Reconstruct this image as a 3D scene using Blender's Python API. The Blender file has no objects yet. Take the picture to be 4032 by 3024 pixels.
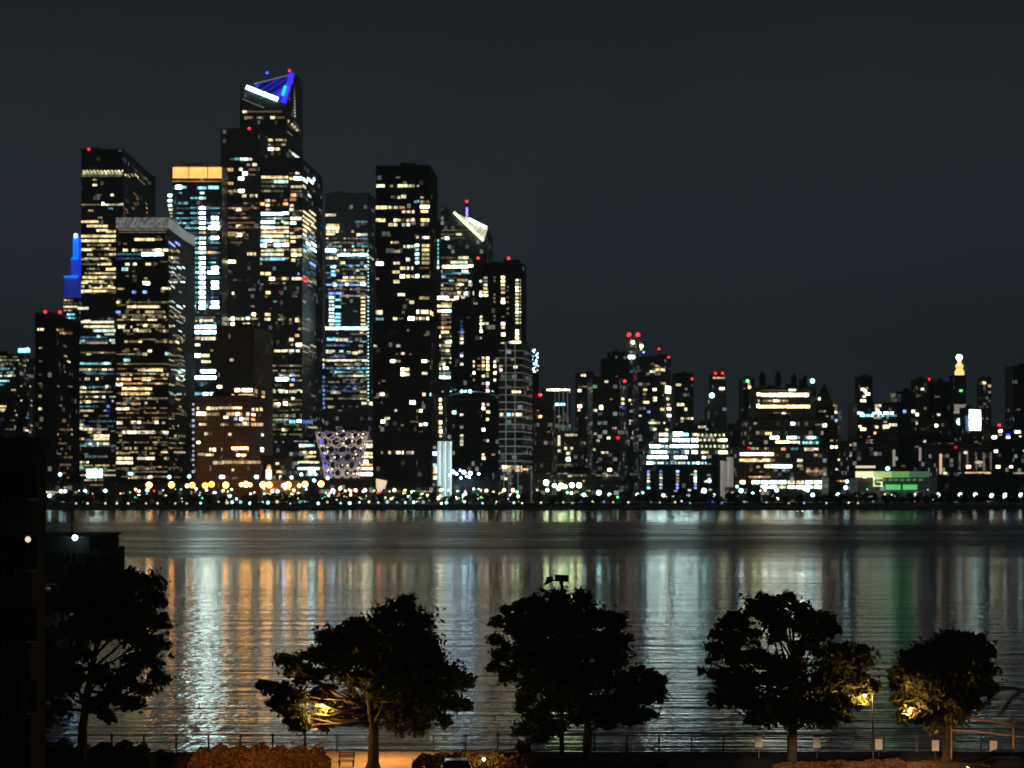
import bpy, math, random
from mathutils import Vector, Matrix
R = random.Random(7)
sc = bpy.context.scene
C = sc.collection
# ---------------------------------------------------------------- camera
F, CX, YH, H = 8700.0, 2016.0, 1881.0, 20.0      # focal length in photo pixels, centre column, horizon row, eye height
cam = bpy.data.cameras.new("camera"); camo = bpy.data.objects.new("camera", cam); C.objects.link(camo)
camo.location = (0, 0, H); camo.rotation_euler = (math.radians(90), 0, 0)
cam.sensor_width = 36.0; cam.lens = 36.0 * F / 4032.0
cam.shift_y = (YH - 1512.0) / 4032.0
cam.clip_start = 1.0; cam.clip_end = 30000.0
cam.dof.use_dof = True; cam.dof.focus_distance = 165.0; cam.dof.aperture_fstop = 0.66
sc.camera = camo
# ---------------------------------------------------------------- night sky and a faint sun lamp added to lift dim facades
world = bpy.data.worlds.new("World"); sc.world = world; world.use_nodes = True
wn, wl = world.node_tree.nodes, world.node_tree.links
wn.clear()
wo = wn.new("ShaderNodeOutputWorld"); bg1 = wn.new("ShaderNodeBackground"); bg2 = wn.new("ShaderNodeBackground")
addw = wn.new("ShaderNodeAddShader"); sky = wn.new("ShaderNodeTexSky")
sky.sky_type = 'NISHITA'; sky.sun_disc = False; sky.sun_elevation = math.radians(-6); sky.sun_rotation = math.radians(200)
wl.new(sky.outputs[0], bg1.inputs[0]); bg1.inputs[1].default_value = 0.02
tc = wn.new("ShaderNodeTexCoord"); sep = wn.new("ShaderNodeSeparateXYZ"); wl.new(tc.outputs['Generated'], sep.inputs[0])
ramp = wn.new("ShaderNodeValToRGB"); wl.new(sep.outputs['Z'], ramp.inputs[0])
els = ramp.color_ramp.elements
els[0].position = 0.0; els[0].color = (0.0210, 0.0285, 0.0340, 1)
els[1].position = 0.60; els[1].color = (0.0060, 0.0085, 0.0110, 1)
e = els.new(0.10); e.color = (0.0205, 0.0285, 0.0365, 1)
e = els.new(0.155); e.color = (0.0175, 0.0240, 0.0285, 1)
e = els.new(0.22); e.color = (0.0115, 0.0155, 0.0175, 1)
nz = wn.new("ShaderNodeTexNoise"); nz.inputs['Scale'].default_value = 3.0; nz.inputs['Detail'].default_value = 4
wl.new(tc.outputs['Generated'], nz.inputs[0])
mr = wn.new("ShaderNodeMapRange"); mr.inputs[1].default_value = 0.3; mr.inputs[2].default_value = 0.7; mr.inputs[3].default_value = 0.85; mr.inputs[4].default_value = 1.15
wl.new(nz.outputs[0], mr.inputs[0]); wl.new(mr.outputs[0], bg2.inputs[1]); wl.new(ramp.outputs[0], bg2.inputs[0])
wl.new(bg1.outputs[0], addw.inputs[0]); wl.new(bg2.outputs[0], addw.inputs[1]); wl.new(addw.outputs[0], wo.inputs[0])
fill_sun = bpy.data.lights.new("skyglow_fill", 'SUN'); fill_sun.energy = 0.012; fill_sun.angle = math.radians(10); fill_sun.color = (0.8, 0.88, 1.0)
mo = bpy.data.objects.new("skyglow_fill", fill_sun); C.objects.link(mo); mo.rotation_euler = (math.radians(50), 0, math.radians(-25))
sc.view_settings.view_transform = 'Standard'; sc.view_settings.look = 'None'; sc.view_settings.exposure = 0; sc.view_settings.gamma = 1
sc.cycles.use_denoising = True
sc.cycles.max_bounces = 4; sc.cycles.diffuse_bounces = 2; sc.cycles.glossy_bounces = 3; sc.cycles.transmission_bounces = 2
sc.cycles.sample_clamp_indirect = 6.0; sc.cycles.sample_clamp_direct = 0
sc.cycles.caustics_reflective = True; sc.cycles.caustics_refractive = False
sc.cycles.use_light_tree = True
# ---------------------------------------------------------------- helpers
def W(px, py, Y): return Vector(((px - CX) / F * Y, Y, H - (py - YH) / F * Y))
def X(px, Y): return (px - CX) / F * Y
def Z(py, Y): return H - (py - YH) / F * Y
GZ = 2.5                                            # street level above the river
class MB:
    def __init__(s): s.v = []; s.f = []; s.m = []; s.cur = 0
    def poly(s, pts):
        n = len(s.v); s.v += [tuple(p) for p in pts]; s.f.append(tuple(range(n, n + len(pts)))); s.m.append(s.cur)
    def hexa(s, a, b):                              # two matching quads a, b (4 points each)
        n = len(s.v); s.v += [tuple(p) for p in a] + [tuple(p) for p in b]
        for q in ((0,3,2,1),(4,5,6,7),(0,1,5,4),(1,2,6,5),(2,3,7,6),(3,0,4,7)):
            s.f.append(tuple(n + i for i in q)); s.m.append(s.cur)
    def box(s, x0, x1, y0, y1, z0, z1):
        s.hexa([(x0,y0,z0),(x1,y0,z0),(x1,y1,z0),(x0,y1,z0)], [(x0,y0,z1),(x1,y0,z1),(x1,y1,z1),(x0,y1,z1)])
    def prism(s, pl, z0, z1):                       # plan polygon extruded up
        n = len(s.v); k = len(pl)
        zt = z1 if isinstance(z1, (list, tuple)) else [z1] * k
        s.v += [(p[0], p[1], z0) for p in pl] + [(p[0], p[1], zt[i]) for i, p in enumerate(pl)]
        s.f.append(tuple(range(n + k - 1, n - 1, -1))); s.m.append(s.cur)
        s.f.append(tuple(range(n + k, n + 2 * k))); s.m.append(s.cur)
        for i in range(k):
            j = (i + 1) % k; s.f.append((n + i, n + j, n + k + j, n + k + i)); s.m.append(s.cur)
    def tube(s, pts, rs, n=8, cap=True):
        pts = [Vector(p) for p in pts]
        if not isinstance(rs, (list, tuple)): rs = [rs] * len(pts)
        base = len(s.v)
        for i, p in enumerate(pts):
            d = (pts[min(i + 1, len(pts) - 1)] - pts[max(i - 1, 0)]).normalized()
            a = d.cross(Vector((0, 1, 0.01)) if abs(d.y) < 0.9 else Vector((1, 0, 0))).normalized(); b = d.cross(a)
            for k in range(n):
                t = 2 * math.pi * k / n; s.v.append(tuple(p + rs[i] * (math.cos(t) * a + math.sin(t) * b)))
        for i in range(len(pts) - 1):
            for k in range(n):
                s.f.append((base + i*n + k, base + i*n + (k+1) % n, base + (i+1)*n + (k+1) % n, base + (i+1)*n + k)); s.m.append(s.cur)
        if cap:
            s.f.append(tuple(base + k for k in range(n))[::-1]); s.m.append(s.cur)
            e = base + (len(pts) - 1) * n; s.f.append(tuple(e + k for k in range(n))); s.m.append(s.cur)
    def ball(s, c, r, nu=8, nv=6, sz=1.0):
        prof = [(math.sin(math.pi * i / nv), -math.cos(math.pi * i / nv)) for i in range(nv + 1)]
        s.tube([(c[0], c[1], c[2] + r * sz * q) for p, q in prof], [max(r * p, 0.001) for p, q in prof], nu, False)
    def build(s, name, mats, parent=None, smooth=False):
        me = bpy.data.meshes.new(name)
        off = parent.matrix_world_loc if False else (ROOTLOC.get(parent.name, Vector((0,0,0))) if parent else Vector((0,0,0)))
        me.from_pydata([(x - off.x, y - off.y, z - off.z) for x, y, z in s.v], [], s.f)
        if not isinstance(mats, (list, tuple)): mats = [mats]
        for m in mats: me.materials.append(m)
        if len(mats) > 1: me.polygons.foreach_set('material_index', s.m)
        if smooth: me.polygons.foreach_set('use_smooth', [True] * len(me.polygons))
        me.update()
        o = bpy.data.objects.new(name, me); C.objects.link(o)
        if parent:
            o.parent = parent; ROOTLOC[o.name] = off
        return o
ROOTLOC = {}
def tag(o, label=None, cat=None, group=None, kind=None):
    if label: o['label'] = label
    if cat: o['category'] = cat
    if group: o['group'] = group
    if kind: o['kind'] = kind
    return o
def empty(name, loc, label, cat, group=None):
    o = bpy.data.objects.new(name, None); C.objects.link(o); o.location = loc; o.empty_display_size = 1
    ROOTLOC[o.name] = Vector(loc); return tag(o, label, cat, group)
def copytree(root, loc, label=None, group=None, rz=None, scale=None):
    r = root.copy(); C.objects.link(r); r.location = loc
    if rz is not None: r.rotation_euler = (0, 0, rz)
    if scale: r.scale = scale if isinstance(scale, tuple) else (scale,) * 3
    if label: r['label'] = label
    if group: r['group'] = group
    for ch in [o for o in KIDS.get(root.name, [])]:
        c = ch.copy(); C.objects.link(c); c.parent = r
        for g in KIDS.get(ch.name, []):
            d = g.copy(); C.objects.link(d); d.parent = c
    return r
KIDS = {}
def kids(root):
    ks = [o for o in C.objects if o.parent == root]; KIDS[root.name] = ks
    for k in ks: KIDS[k.name] = [o for o in C.objects if o.parent == k]
# ---------------------------------------------------------------- materials
def newmat(name):
    m = bpy.data.materials.new(name); m.use_nodes = True; nt = m.node_tree
    b = nt.nodes['Principled BSDF']; return m, nt, b
class N:                                            # tiny node-graph writer
    def __init__(s, nt): s.nt = nt
    def n(s, t, **kw):
        x = s.nt.nodes.new(t)
        for k, v in kw.items(): setattr(x, k, v)
        return x
    def set(s, sock, v):
        if isinstance(v, bpy.types.NodeSocket): s.nt.links.new(v, sock)
        else: sock.default_value = v
    def m(s, op, a, b=0.0, c=None):
        x = s.n('ShaderNodeMath', operation=op); s.set(x.inputs[0], a); s.set(x.inputs[1], b)
        if c is not None: s.set(x.inputs[2], c)
        return x.outputs[0]
    def v(s, op, a, b):
        x = s.n('ShaderNodeVectorMath', operation=op); s.set(x.inputs[0], a); s.set(x.inputs[1], b)
        return x.outputs['Value'] if op == 'DOT_PRODUCT' else x.outputs[0]
    def rng(s, val, a, b, c, d):
        x = s.n('ShaderNodeMapRange'); s.set(x.inputs[0], val)
        for i, q in enumerate((a, b, c, d)): x.inputs[i + 1].default_value = q
        return x.outputs[0]
    def facade(s):                                  # metres along the wall, metres up
        g = s.n('ShaderNodeNewGeometry'); cr = s.v('CROSS_PRODUCT', g.outputs['True Normal'], (0, 0, 1))
        t = s.v('DOT_PRODUCT', g.outputs['Position'], cr)
        sp = s.n('ShaderNodeSeparateXYZ'); s.nt.links.new(g.outputs['Position'], sp.inputs[0])
        return t, sp.outputs['Z'], g
    def cells(s, t, z, w, h):
        a = s.m('DIVIDE', t, w); b = s.m('DIVIDE', z, h)
        ia, ib = s.m('FLOOR', a), s.m('FLOOR', b)
        fa, fb = s.m('FRACT', a), s.m('FRACT', b)
        cb = s.n('ShaderNodeCombineXYZ'); s.set(cb.inputs[0], ia); s.set(cb.inputs[1], ib)
        wn_ = s.n('ShaderNodeTexWhiteNoise'); wn_.noise_dimensions = '2D'; s.nt.links.new(cb.outputs[0], wn_.inputs[0])
        return fa, fb, wn_.outputs['Value'], wn_.outputs['Color'], ia, ib
def simple(name, col, rough=0.7, noise=0.15, scale=2.0, metal=0.0):
    m, nt, b = newmat(name); g = N(nt)
    tx = g.n('ShaderNodeTexNoise'); tx.inputs['Scale'].default_value = scale; tx.inputs['Detail'].default_value = 5
    tc_ = g.n('ShaderNodeTexCoord'); nt.links.new(tc_.outputs['Object'], tx.inputs[0])
    f = g.rng(tx.outputs[0], 0.3, 0.7, 1 - noise, 1 + noise)
    mx = g.v('SCALE', (0, 0, 0), (0, 0, 0)); x = mx.node; x.inputs[0].default_value = col[:3]; nt.links.new(f, x.inputs['Scale'])
    nt.links.new(x.outputs[0], b.inputs['Base Color']); b.inputs['Roughness'].default_value = rough; b.inputs['Metallic'].default_value = metal
    return m
def facade_mat(name, base, cw=3.0, ch=4.0, dens=0.1, dim=0.05, tint=(1, .8, .5), rough=0.35, rib=0.0, slab=1.0, spec=.25):
    m, nt, b = newmat(name); g = N(nt); t, z, geo = g.facade()
    fa, fb, rv, rc, ia, ib = g.cells(t, z, cw, ch)
    # wall tone: floor slabs and piers lighter than the glass between them
    edge = g.m('MAXIMUM', g.m('LESS_THAN', fb, 0.22), g.m('LESS_THAN', fa, 0.16 + rib))
    nzt = g.n('ShaderNodeTexNoise'); nzt.inputs['Scale'].default_value = 0.02; nt.links.new(geo.outputs['Position'], nzt.inputs[0])
    tone = g.m('MULTIPLY', g.m('MULTIPLY_ADD', edge, slab, 0.55), g.rng(nzt.outputs[0], .3, .7, .7, 1.3))
    sc_ = g.n('ShaderNodeVectorMath', operation='SCALE'); sc_.inputs[0].default_value = base; nt.links.new(tone, sc_.inputs['Scale'])
    nt.links.new(sc_.outputs[0], b.inputs['Base Color']); b.inputs['Specular IOR Level'].default_value = spec
    g.set(b.inputs['Roughness'], g.m('MULTIPLY_ADD', edge, 0.35, rough * 0.8))
    # a few dimly lit rooms behind the glass
    win = g.m('SUBTRACT', 1.0, edge)
    fl = g.n('ShaderNodeTexWhiteNoise'); fl.noise_dimensions = '1D'; nt.links.new(ib, fl.inputs['W'])
    thr = g.m('MULTIPLY', g.m('POWER', fl.outputs['Value'], 1.6), 2.6 * dens)
    lit = g.m('LESS_THAN', rv, thr)
    sp = g.n('ShaderNodeSeparateColor'); nt.links.new(rc, sp.inputs[0])
    st = g.m('MULTIPLY', g.m('MULTIPLY', lit, win), g.m('MULTIPLY', g.m('POWER', sp.outputs[1], 2.5), dim * 8))
    side = g.m('LESS_THAN', g.m('ABSOLUTE', g.v('DOT_PRODUCT', geo.outputs['True Normal'], (0, 0, 1))), 0.5)
    st = g.m('MULTIPLY', st, side)
    mixc = g.n('ShaderNodeMix', data_type='RGBA'); nt.links.new(sp.outputs[2], mixc.inputs[0])
    mixc.inputs[6].default_value = (*tint, 1); mixc.inputs[7].default_value = (.75, .9, 1, 1)
    nt.links.new(mixc.outputs[2], b.inputs['Emission Color']); nt.links.new(st, b.inputs['Emission Strength'])
    m.cycles.emission_sampling = 'NONE'
    return m
COL = dict(y=(1.0, .80, .36), w=(1.0, .90, .60), g=(.85, 1.0, .50), c=(.30, .84, 1.0), W=(.55, .97, 1.0), b=(.24, .42, 1.0),
           B=(.02, .06, 1.0), o=(1.0, .55, .22), r=(1.0, .015, .03), G=(.1, .9, .2), p=(1.0, .7, .65))
LEV = {1: .18, 2: .7, 3: 2.0, 4: 7.5, 5: 26.0}
_wm = {}
def winmat(c, l):
    k = (c, l)
    if k in _wm: return _wm[k]
    m, nt, b = newmat("window_glow_%s_%d" % (dict(y='amber', w='warm', g='lime', c='cyan', W='white', b='bluish', B='blue', o='orange', r='red', G='green', p='pink')[c], l))
    g = N(nt); t, z, geo = g.facade()
    fa, fb, rv, rc, ia, ib = g.cells(t, z, 1.7, 4.0)
    fa2, fb2, rv2, rc2, _, _ = g.cells(t, z, 6.8, 4.0)
    pane = g.m('MULTIPLY', g.rng(rv, 0, 1, .45, 1.35), g.rng(rv2, 0, 1, .55, 1.4))
    mull = g.m('SUBTRACT', 1.0, g.m('MULTIPLY', g.m('LESS_THAN', fa, .14), .7))
    st = g.m('MULTIPLY', g.m('MULTIPLY', pane, mull), LEV[l])
    b.inputs['Base Color'].default_value = (.05, .05, .05, 1); b.inputs['Roughness'].default_value = .2
    mixc = g.n('ShaderNodeMix', data_type='RGBA'); g.set(mixc.inputs[0], g.m('MULTIPLY', rv2, .35))
    mixc.inputs[6].default_value = (*COL[c], 1); mixc.inputs[7].default_value = (1, .75, .45, 1) if c in 'ywW' else (*COL[c], 1)
    nt.links.new(mixc.outputs[2], b.inputs['Emission Color']); nt.links.new(st, b.inputs['Emission Strength'])
    m.cycles.emission_sampling = 'NONE' if l <= 2 else 'FRONT_BACK'
    _wm[k] = m; return m
_gm = {}
def glow(c, s, name='lamp'):
    k = (c, s)
    if k not in _gm:
        m, nt, b = newmat("%s_glow" % name); b.inputs['Base Color'].default_value = (.8, .8, .8, 1)
        g = N(nt); tx = g.n('ShaderNodeTexNoise'); tx.inputs['Scale'].default_value = .8
        nt.links.new(g.rng(tx.outputs[0], .3, .7, s * .9, s * 1.1), b.inputs['Emission Strength'])
        b.inputs['Emission Color'].default_value = (*(COL[c] if isinstance(c, str) else c), 1); _gm[k] = m
    return _gm[k]
M = dict(
    dark=facade_mat('dark_glass', (.030, .030, .032), dens=.07, dim=.03, rough=.5),
    darkb=facade_mat('dark_blue_glass', (.045, .055, .07), dens=.12, dim=.04, tint=(.8, .9, 1), rough=.45),
    black=facade_mat('black_glass', (.014, .014, .016), dens=.05, dim=.03, rough=.9, spec=.04),
    brown=facade_mat('brown_ribbed_brick', (.17, .12, .08), cw=1.9, ch=4.0, dens=.05, dim=.03, tint=(1, .6, .3), rough=.8, rib=.25),
    grey=facade_mat('grey_stone', (.13, .12, .11), cw=3.2, ch=3.6, dens=.18, dim=.05, rough=.8),
    tan=facade_mat('tan_brick', (.20, .15, .11), cw=3.0, ch=3.4, dens=.16, dim=.05, rough=.85),
    slate=facade_mat('slate_glass', (.06, .065, .07), cw=4, ch=3.6, dens=.22, dim=.05, tint=(.9, .9, .8)),
    metal=simple('dark_metal', (.05, .05, .055), .45, metal=.6), roof=simple('roof_felt', (.03, .03, .032), .9),
    concrete=simple('pale_concrete', (.35, .34, .32), .8), white=simple('white_paint', (.75, .76, .74), .5, .05),
    trunk=simple('bark', (.06, .045, .03), .9, .4, 3), wood=simple('bench_wood', (.2, .11, .06), .7, .3, 6),
)
BL = []                                             # landmarks for labels: (px, short phrase)
# ---------------------------------------------------------------- building builder
class Bld:
    def __init__(s, name, label, cat='building', short=None, px=None, Y=1700, group=None):
        s.o = empty(name, (X(px, Y), Y, GZ), label, cat, group); s.blocks = []; s.wins = []; s.Y = Y
        if short: BL.append((px, short))
    def block(s, pts, ytop, ybot=None, mat='dark', name='tower_block', depth=None, cap=True, ytops=None):
        # pts: front outline left to right [(px, Y), ...]
        P = [(X(px, Y), Y) for px, Y in pts]
        w = abs(P[-1][0] - P[0][0]); d = depth or max(18, min(45, w))
        yb = max(P[0][1], P[-1][1], *(p[1] for p in P)) + d
        kx = yb / P[-1][1]; back = [(P[-1][0] - (2 if P[-1][0] > 0 else -2), yb), (P[0][0] + (2 if P[0][0] < 0 else -2), yb)]
        Yr = min(p[1] for p in P); zt = Z(ytop, Yr); zb = GZ - .5 if ybot is None else Z(ybot, Yr)
        mb = MB(); mm = M[mat] if isinstance(mat, str) else mat
        if ytops: zz = [Z(y, p[1]) for y, p in zip(ytops, P)] + [Z(ytops[-1], P[-1][1]), Z(ytops[0], P[0][1])]
        else: zz = zt
        mb.prism(P + back, zb, zz); mb.build(name, mm, s.o)
        if cap and not ytops:
            mb = MB(); cxm = sum(p[0] for p in P) / len(P)
            mb.prism([(cxm + (x - cxm) * 1.012, y - .35) for x, y in P] + [(x, y + .3) for x, y in back], zt + .003, zt + 1.1); mb.build('parapet', M['roof'], s.o)
            mb = MB(); x0, x1 = P[0][0], P[-1][0]; ww = x1 - x0
            for q_ in range(R.randint(1, 3)):
                if q_: mb.build('roof_plant', M['roof'], s.o)
                mb = MB(); a = x0 + ww * R.uniform(.15, .6); mb.box(a, a + ww * R.uniform(.12, .3), Yr + 8, Yr + 15 + R.random(), zt + 1.1, zt + R.uniform(2, 4.2))
            mb.build('roof_plant', M['roof'], s.o)
        s.blocks.append(P); s.cur = P; return s
    def at(s, px):
        P = s.cur; 
        for i in range(len(P) - 1):
            a, b = P[i], P[i + 1]
            if px <= CX + b[0] / b[1] * F + .5 or i == len(P) - 2: break
        # intersect the view ray through px with segment a-b
        k = (px - CX) / F; dx, dy = b[0] - a[0], b[1] - a[1]
        den = dx - k * dy; t = (k * a[1] - a[0]) / den if abs(den) > 1e-9 else 0
        t = max(-.02, min(1.02, t)); L = math.hypot(dx, dy)
        return Vector((a[0] + t * dx, a[1] + t * dy, 0)), Vector((dy / L, -dx / L, 0)), i
    def win(s, x0, x1, y, h, c, l):
        p, n, i = s.at((x0 + x1) / 2); P = s.cur
        e0 = CX + P[i][0] / P[i][1] * F; e1 = CX + P[i + 1][0] / P[i + 1][1] * F
        x0 = max(x0, e0 + .5); x1 = min(x1, e1 - .5)
        if x1 - x0 < 1: return
        a, n, _ = s.at(x0 + .01); b, n, _ = s.at(x1 - .01)
        if n.y > 0: n = -n
        zc = Z(y, a.y); hh = (h * .74 if h < 25 else h) / F * a.y / 2
        if zc - hh < GZ: return
        s.wins.append((a, b, n, zc - hh, zc + hh, c, l))
    def rows(s, txt, pitch_h=9):
        for tok in txt.split():
            q = tok.split(':'); y = float(q[0]); xs = q[1].split('-'); st = q[2]
            c, l = st[0], int(st[1]); style = st[2:] or 's'; h = float(q[3]) if len(q) > 3 else pitch_h
            if len(xs) == 1: x0 = float(xs[0]) - 6; x1 = x0 + 12
            else: x0, x1 = map(float, xs)
            if len(xs) > 1 and style == 's' and x1 - x0 > 30:
                x = x0                               # bays of the strip, split at the piers
                while x < x1 - 2:
                    w = R.uniform(18, 34); e_ = min(x + w, x1)
                    s.win(x, e_ - 1.2, y, h, c, l); x = e_
            elif style == 's': s.win(x0, x1, y, h, c, l)
            elif style == 'b':
                x = x0
                while x < x1:
                    w = R.choice((6, 9, 9, 13, 18))
                    if R.random() < .74: s.win(x, min(x + w, x1), y, h, R.choice((c, c, c, 'w', 'y')) if c in 'ywgo' else c, max(1, min(4, l + R.choice((-1, -1, 0, 0, 0, 1)))))
                    x += w + R.choice((2, 3, 5))
            elif style[0] == 'd':                    # separate lamps or windows at an even pitch
                stp = float(style[1:] or 16); x = x0
                while x <= x1: s.win(x, x + 7, y, h, c, l); x += stp
        return s
    def fill(s, x0, x1, y0, y1, p, cols='yyww', lev=(1, 1, 2, 2, 3), pitch=19, wr=(6, 10, 16), h=9):
        y = y0
        while y < y1:
            x = x0; pr = p * R.choice((.2, .6, 1, 1, 1.8))
            while x < x1:
                w = R.choice(wr)
                if R.random() < pr: s.win(x, min(x + w, x1), y, h, R.choice(cols), R.choice(lev))
                x += w + 3
            y += pitch
        return s
    def floors(s, x0, x1, y0, y1, cols='yyww', lev=(1, 1, 1, 2), pitch=19.3, skip=.25, h=8):
        y = y0                                       # whole dimly lit office floors, broken into bays
        while y < y1:
            if R.random() > skip:
                a = x0 if R.random() < .6 else x0 + (x1 - x0) * R.random() * .6; b = x1 if R.random() < .6 else a + (x1 - a) * R.uniform(.3, 1)
                c = R.choice(cols); l = R.choice(lev); x = a
                while x < b:
                    w = R.choice((8, 12, 18, 26))
                    if R.random() < .82: s.win(x, min(x + w, b), y, h, c, max(1, l + R.choice((0, 0, 0, -1, 1))))
                    x += w + 2
            y += pitch
        return s
    def beacon(s, px, py, Y=None, c='r', r=1.1, st=5.0):
        Y = Y or s.Y; mb = MB(); p = W(px, py, Y); mb.ball(p, r)
        o = mb.build('beacon_light', glow(c, st, 'beacon'), s.o)
        mb = MB(); mb.tube([p - Vector((0, 0, r + 5)), p - Vector((0, 0, r))], .25, 5); mb.build('mast', M['metal'], s.o); return s
    def part(s, name, mb, mat): return mb.build(name, mat, s.o)
    def done(s):
        ws = sorted(s.wins, key=lambda w: -((w[1] - w[0]).length * (w[4] - w[3])))
        def quad(mb, w):
            a, b, n, z0, z1, c, l = w; o = n * R.uniform(.15, .6); i = -n * 0.1
            mb.hexa([(a + i).to_tuple()[:2] + (z0,), (a + o).to_tuple()[:2] + (z0,), (b + o).to_tuple()[:2] + (z0,), (b + i).to_tuple()[:2] + (z0,)],
                    [(a + i).to_tuple()[:2] + (z1,), (a + o).to_tuple()[:2] + (z1,), (b + o).to_tuple()[:2] + (z1,), (b + i).to_tuple()[:2] + (z1,)])
        for w in ws[:99]:
            mb = MB(); quad(mb, w); mb.build('window', winmat(w[5], w[6]), s.o)
        rest = ws[99:]
        if rest:
            mats = []; mb = MB()
            for w in rest:
                m = winmat(w[5], w[6])
                if m not in mats: mats.append(m)
                mb.cur = mats.index(m); quad(mb, w)
            o = mb.build('windows', mats, s.o); o['kind'] = 'stuff'
        return s
# ================================================================ THE FAR CITY, left to right
B = Bld('office_building', 'low office block with slanting green-white light rows left of the slim black tower', short='leftmost office block', px=30, Y=1900)
B.block([(-120, 1900), (75, 1900), (118, 1960)], 1398, mat='slate')
B.rows("1405:0-70:g2b 1418:0-110:g2b 1432:0-80:g1b 1452:0-60:c2b 1468:0-55:c2b 1480:0-60:g2b 1500:0-40:c3b 1515:0-30:c2b 1535:45-90:y2b 1548:50-85:g2b 1600:0-25:y3 1612:0-20:w3 1640:70-110:b1b 1690:20-60:w1b").fill(0, 75, 1560, 1850, .05).fill(78, 116, 1400, 1850, .12, lev=(1, 1, 2)).beacon(108, 1372, c='b').done()
B = Bld('office_tower', 'narrow dark tower in front of the green-lit office block, with one bright rooftop lamp', short='narrow left tower', px=95, Y=1750)
B.block([(62, 1750), (112, 1750), (128, 1790)], 1500, mat='dark').fill(62, 126, 1520, 1780, .08).rows("1645:108:b2 1675:126:w2 1695:105:w3 1700:116:g2").done()
B = Bld('sign', 'white rooftop sign glowing at the far left above the office block', 'sign', px=92, Y=2000)
mb = MB(); p0, p1 = W(72, 1388, 2000), W(118, 1372, 2000); mb.box(p0.x, p1.x, 1999.4, 2000, p0.z, p1.z); B.part('sign_panel', mb, glow('c', 3.0, 'sign'))
mb = MB()
for q in (80, 95, 110): mb.tube([W(q, 1388, 2001), W(q, 1881, 2001)], .5, 6)
B.part('frame', mb, M['metal'])

B = Bld('apartment_tower', 'slim black tower with two red beacons, left of the blue stepped spire', short='slim black tower', px=200, Y=1600)
B.block([(138, 1600), (222, 1600), (286, 1680)], 1238, mat='black').rows("1297:148-178:y3b:12 1312:146-175:y3b:12 1297:222-250:o2b:12 1310:235-286:o2b:12 1370:160:y2 1422:160:y1 1475:158:y1 1510:158:y1 1560:158:y2:14 1610:158:y3:14 1685:158:o1 1760:143-156:y2:20 1800:138-168:o3:14 1815:138-168:y2:10 1360:255:y1 1400:258:y2 1422:270:y3 1660:250:o1 1690:240:o1 1745:230-262:o1 1800:250-285:o1b:12 1830:235-280:o1b:12")
B.fill(225, 286, 1330, 1930, .12, 'yoop', (1, 1, 1, 2)).beacon(178, 1228).beacon(236, 1229).done()

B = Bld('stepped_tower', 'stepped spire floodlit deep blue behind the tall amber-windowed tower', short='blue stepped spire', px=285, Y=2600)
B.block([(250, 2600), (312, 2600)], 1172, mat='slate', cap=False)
B.block([(252, 2600), (308, 2600)], 1086, 1172, mat=glow((.015, .04, .55), .5, 'blue_floodlight'), name='lower_setback', cap=False)  # blue floodlighting is put into the stone as its own glow
B.block([(279, 2600), (308, 2600)], 1016, 1086, mat=glow((.01, .05, .9), .75, 'blue_floodlight'), name='upper_setback', cap=False)
B.block([(290, 2600), (308, 2600)], 930, 1016, mat=glow((0, .12, 1), .9, 'blue_floodlight'), name='spire_shaft', cap=False)
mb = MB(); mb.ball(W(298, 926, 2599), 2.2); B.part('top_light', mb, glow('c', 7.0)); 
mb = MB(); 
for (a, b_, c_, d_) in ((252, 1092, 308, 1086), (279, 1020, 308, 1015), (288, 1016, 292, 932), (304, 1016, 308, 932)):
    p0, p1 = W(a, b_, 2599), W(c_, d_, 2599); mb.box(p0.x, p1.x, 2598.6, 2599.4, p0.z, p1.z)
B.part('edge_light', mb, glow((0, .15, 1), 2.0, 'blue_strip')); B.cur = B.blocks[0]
B.rows("1182:252-305:y2b 1195:250-300:y1b 1208:250-308:w3 1222:250-285:y2b 1238:252-308:c2b 1252:258-300:c2b").fill(250, 310, 1270, 1700, .15).done()

B = Bld('office_tower', 'tall square tower with a sparkling light band under its dark flat crown', short='tall amber-windowed tower', px=400, Y=1820)
B.block([(320, 1820), (486, 1820), (582, 1960)], 592, 1260, mat='dark')
B.block([(286, 1820), (470, 1820), (560, 1960)], 1262, mat='dark', name='lower_block', cap=False)
B.cur = B.blocks[0]
B.rows("673:325-490:y3d14:7 679:330-480:g3d14:7 685:322-484:w2:6 693:320-478:y1:8 686:490-545:y2b:8 700:540-580:w1 708:366-380:w2 729:364-382:y3:11 768:376-400:y1 768:436-448:w3:12 806:320-400:y1 806:400-432:w3 806:430-487:w2 800:402-410:W4 804:474-486:W3 821:428-444:c2 829:348-368:y2 857:386-402:w2 873:317-390:y3:12 890:342-425:y3:12 907:380-426:y3:12 912:418-460:y3:13 930:318-460:y3:12 948:318-460:y3:13 965:330-380:y1b 965:384-460:y2b 983:320-364:y3:13 983:366-440:y1b 983:425-460:y2 1002:320-460:y2b:12 1002:428-460:y3:12 1021:320-460:y2b 1040:322-380:y1 1040:385-440:y3:11 1059:322-460:y2b 1060:418-460:y3:14 1076:320-460:y2b 1092:325-400:y3:12 1092:400-460:w3:12 1108:322-460:y2b 1108:325-362:y3:11 1128:320-460:y2b:12 1146:318-366:y3:13 1146:368-420:y3:12 1146:420-458:y2b")
B.floors(320, 462, 960, 1155, 'yyyw', (1, 2, 2)).fill(486, 580, 760, 1150, .2, 'yoow', (1, 1, 2)); B.cur = B.blocks[1]
B.rows("1265:330-356:w3:14")
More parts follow.
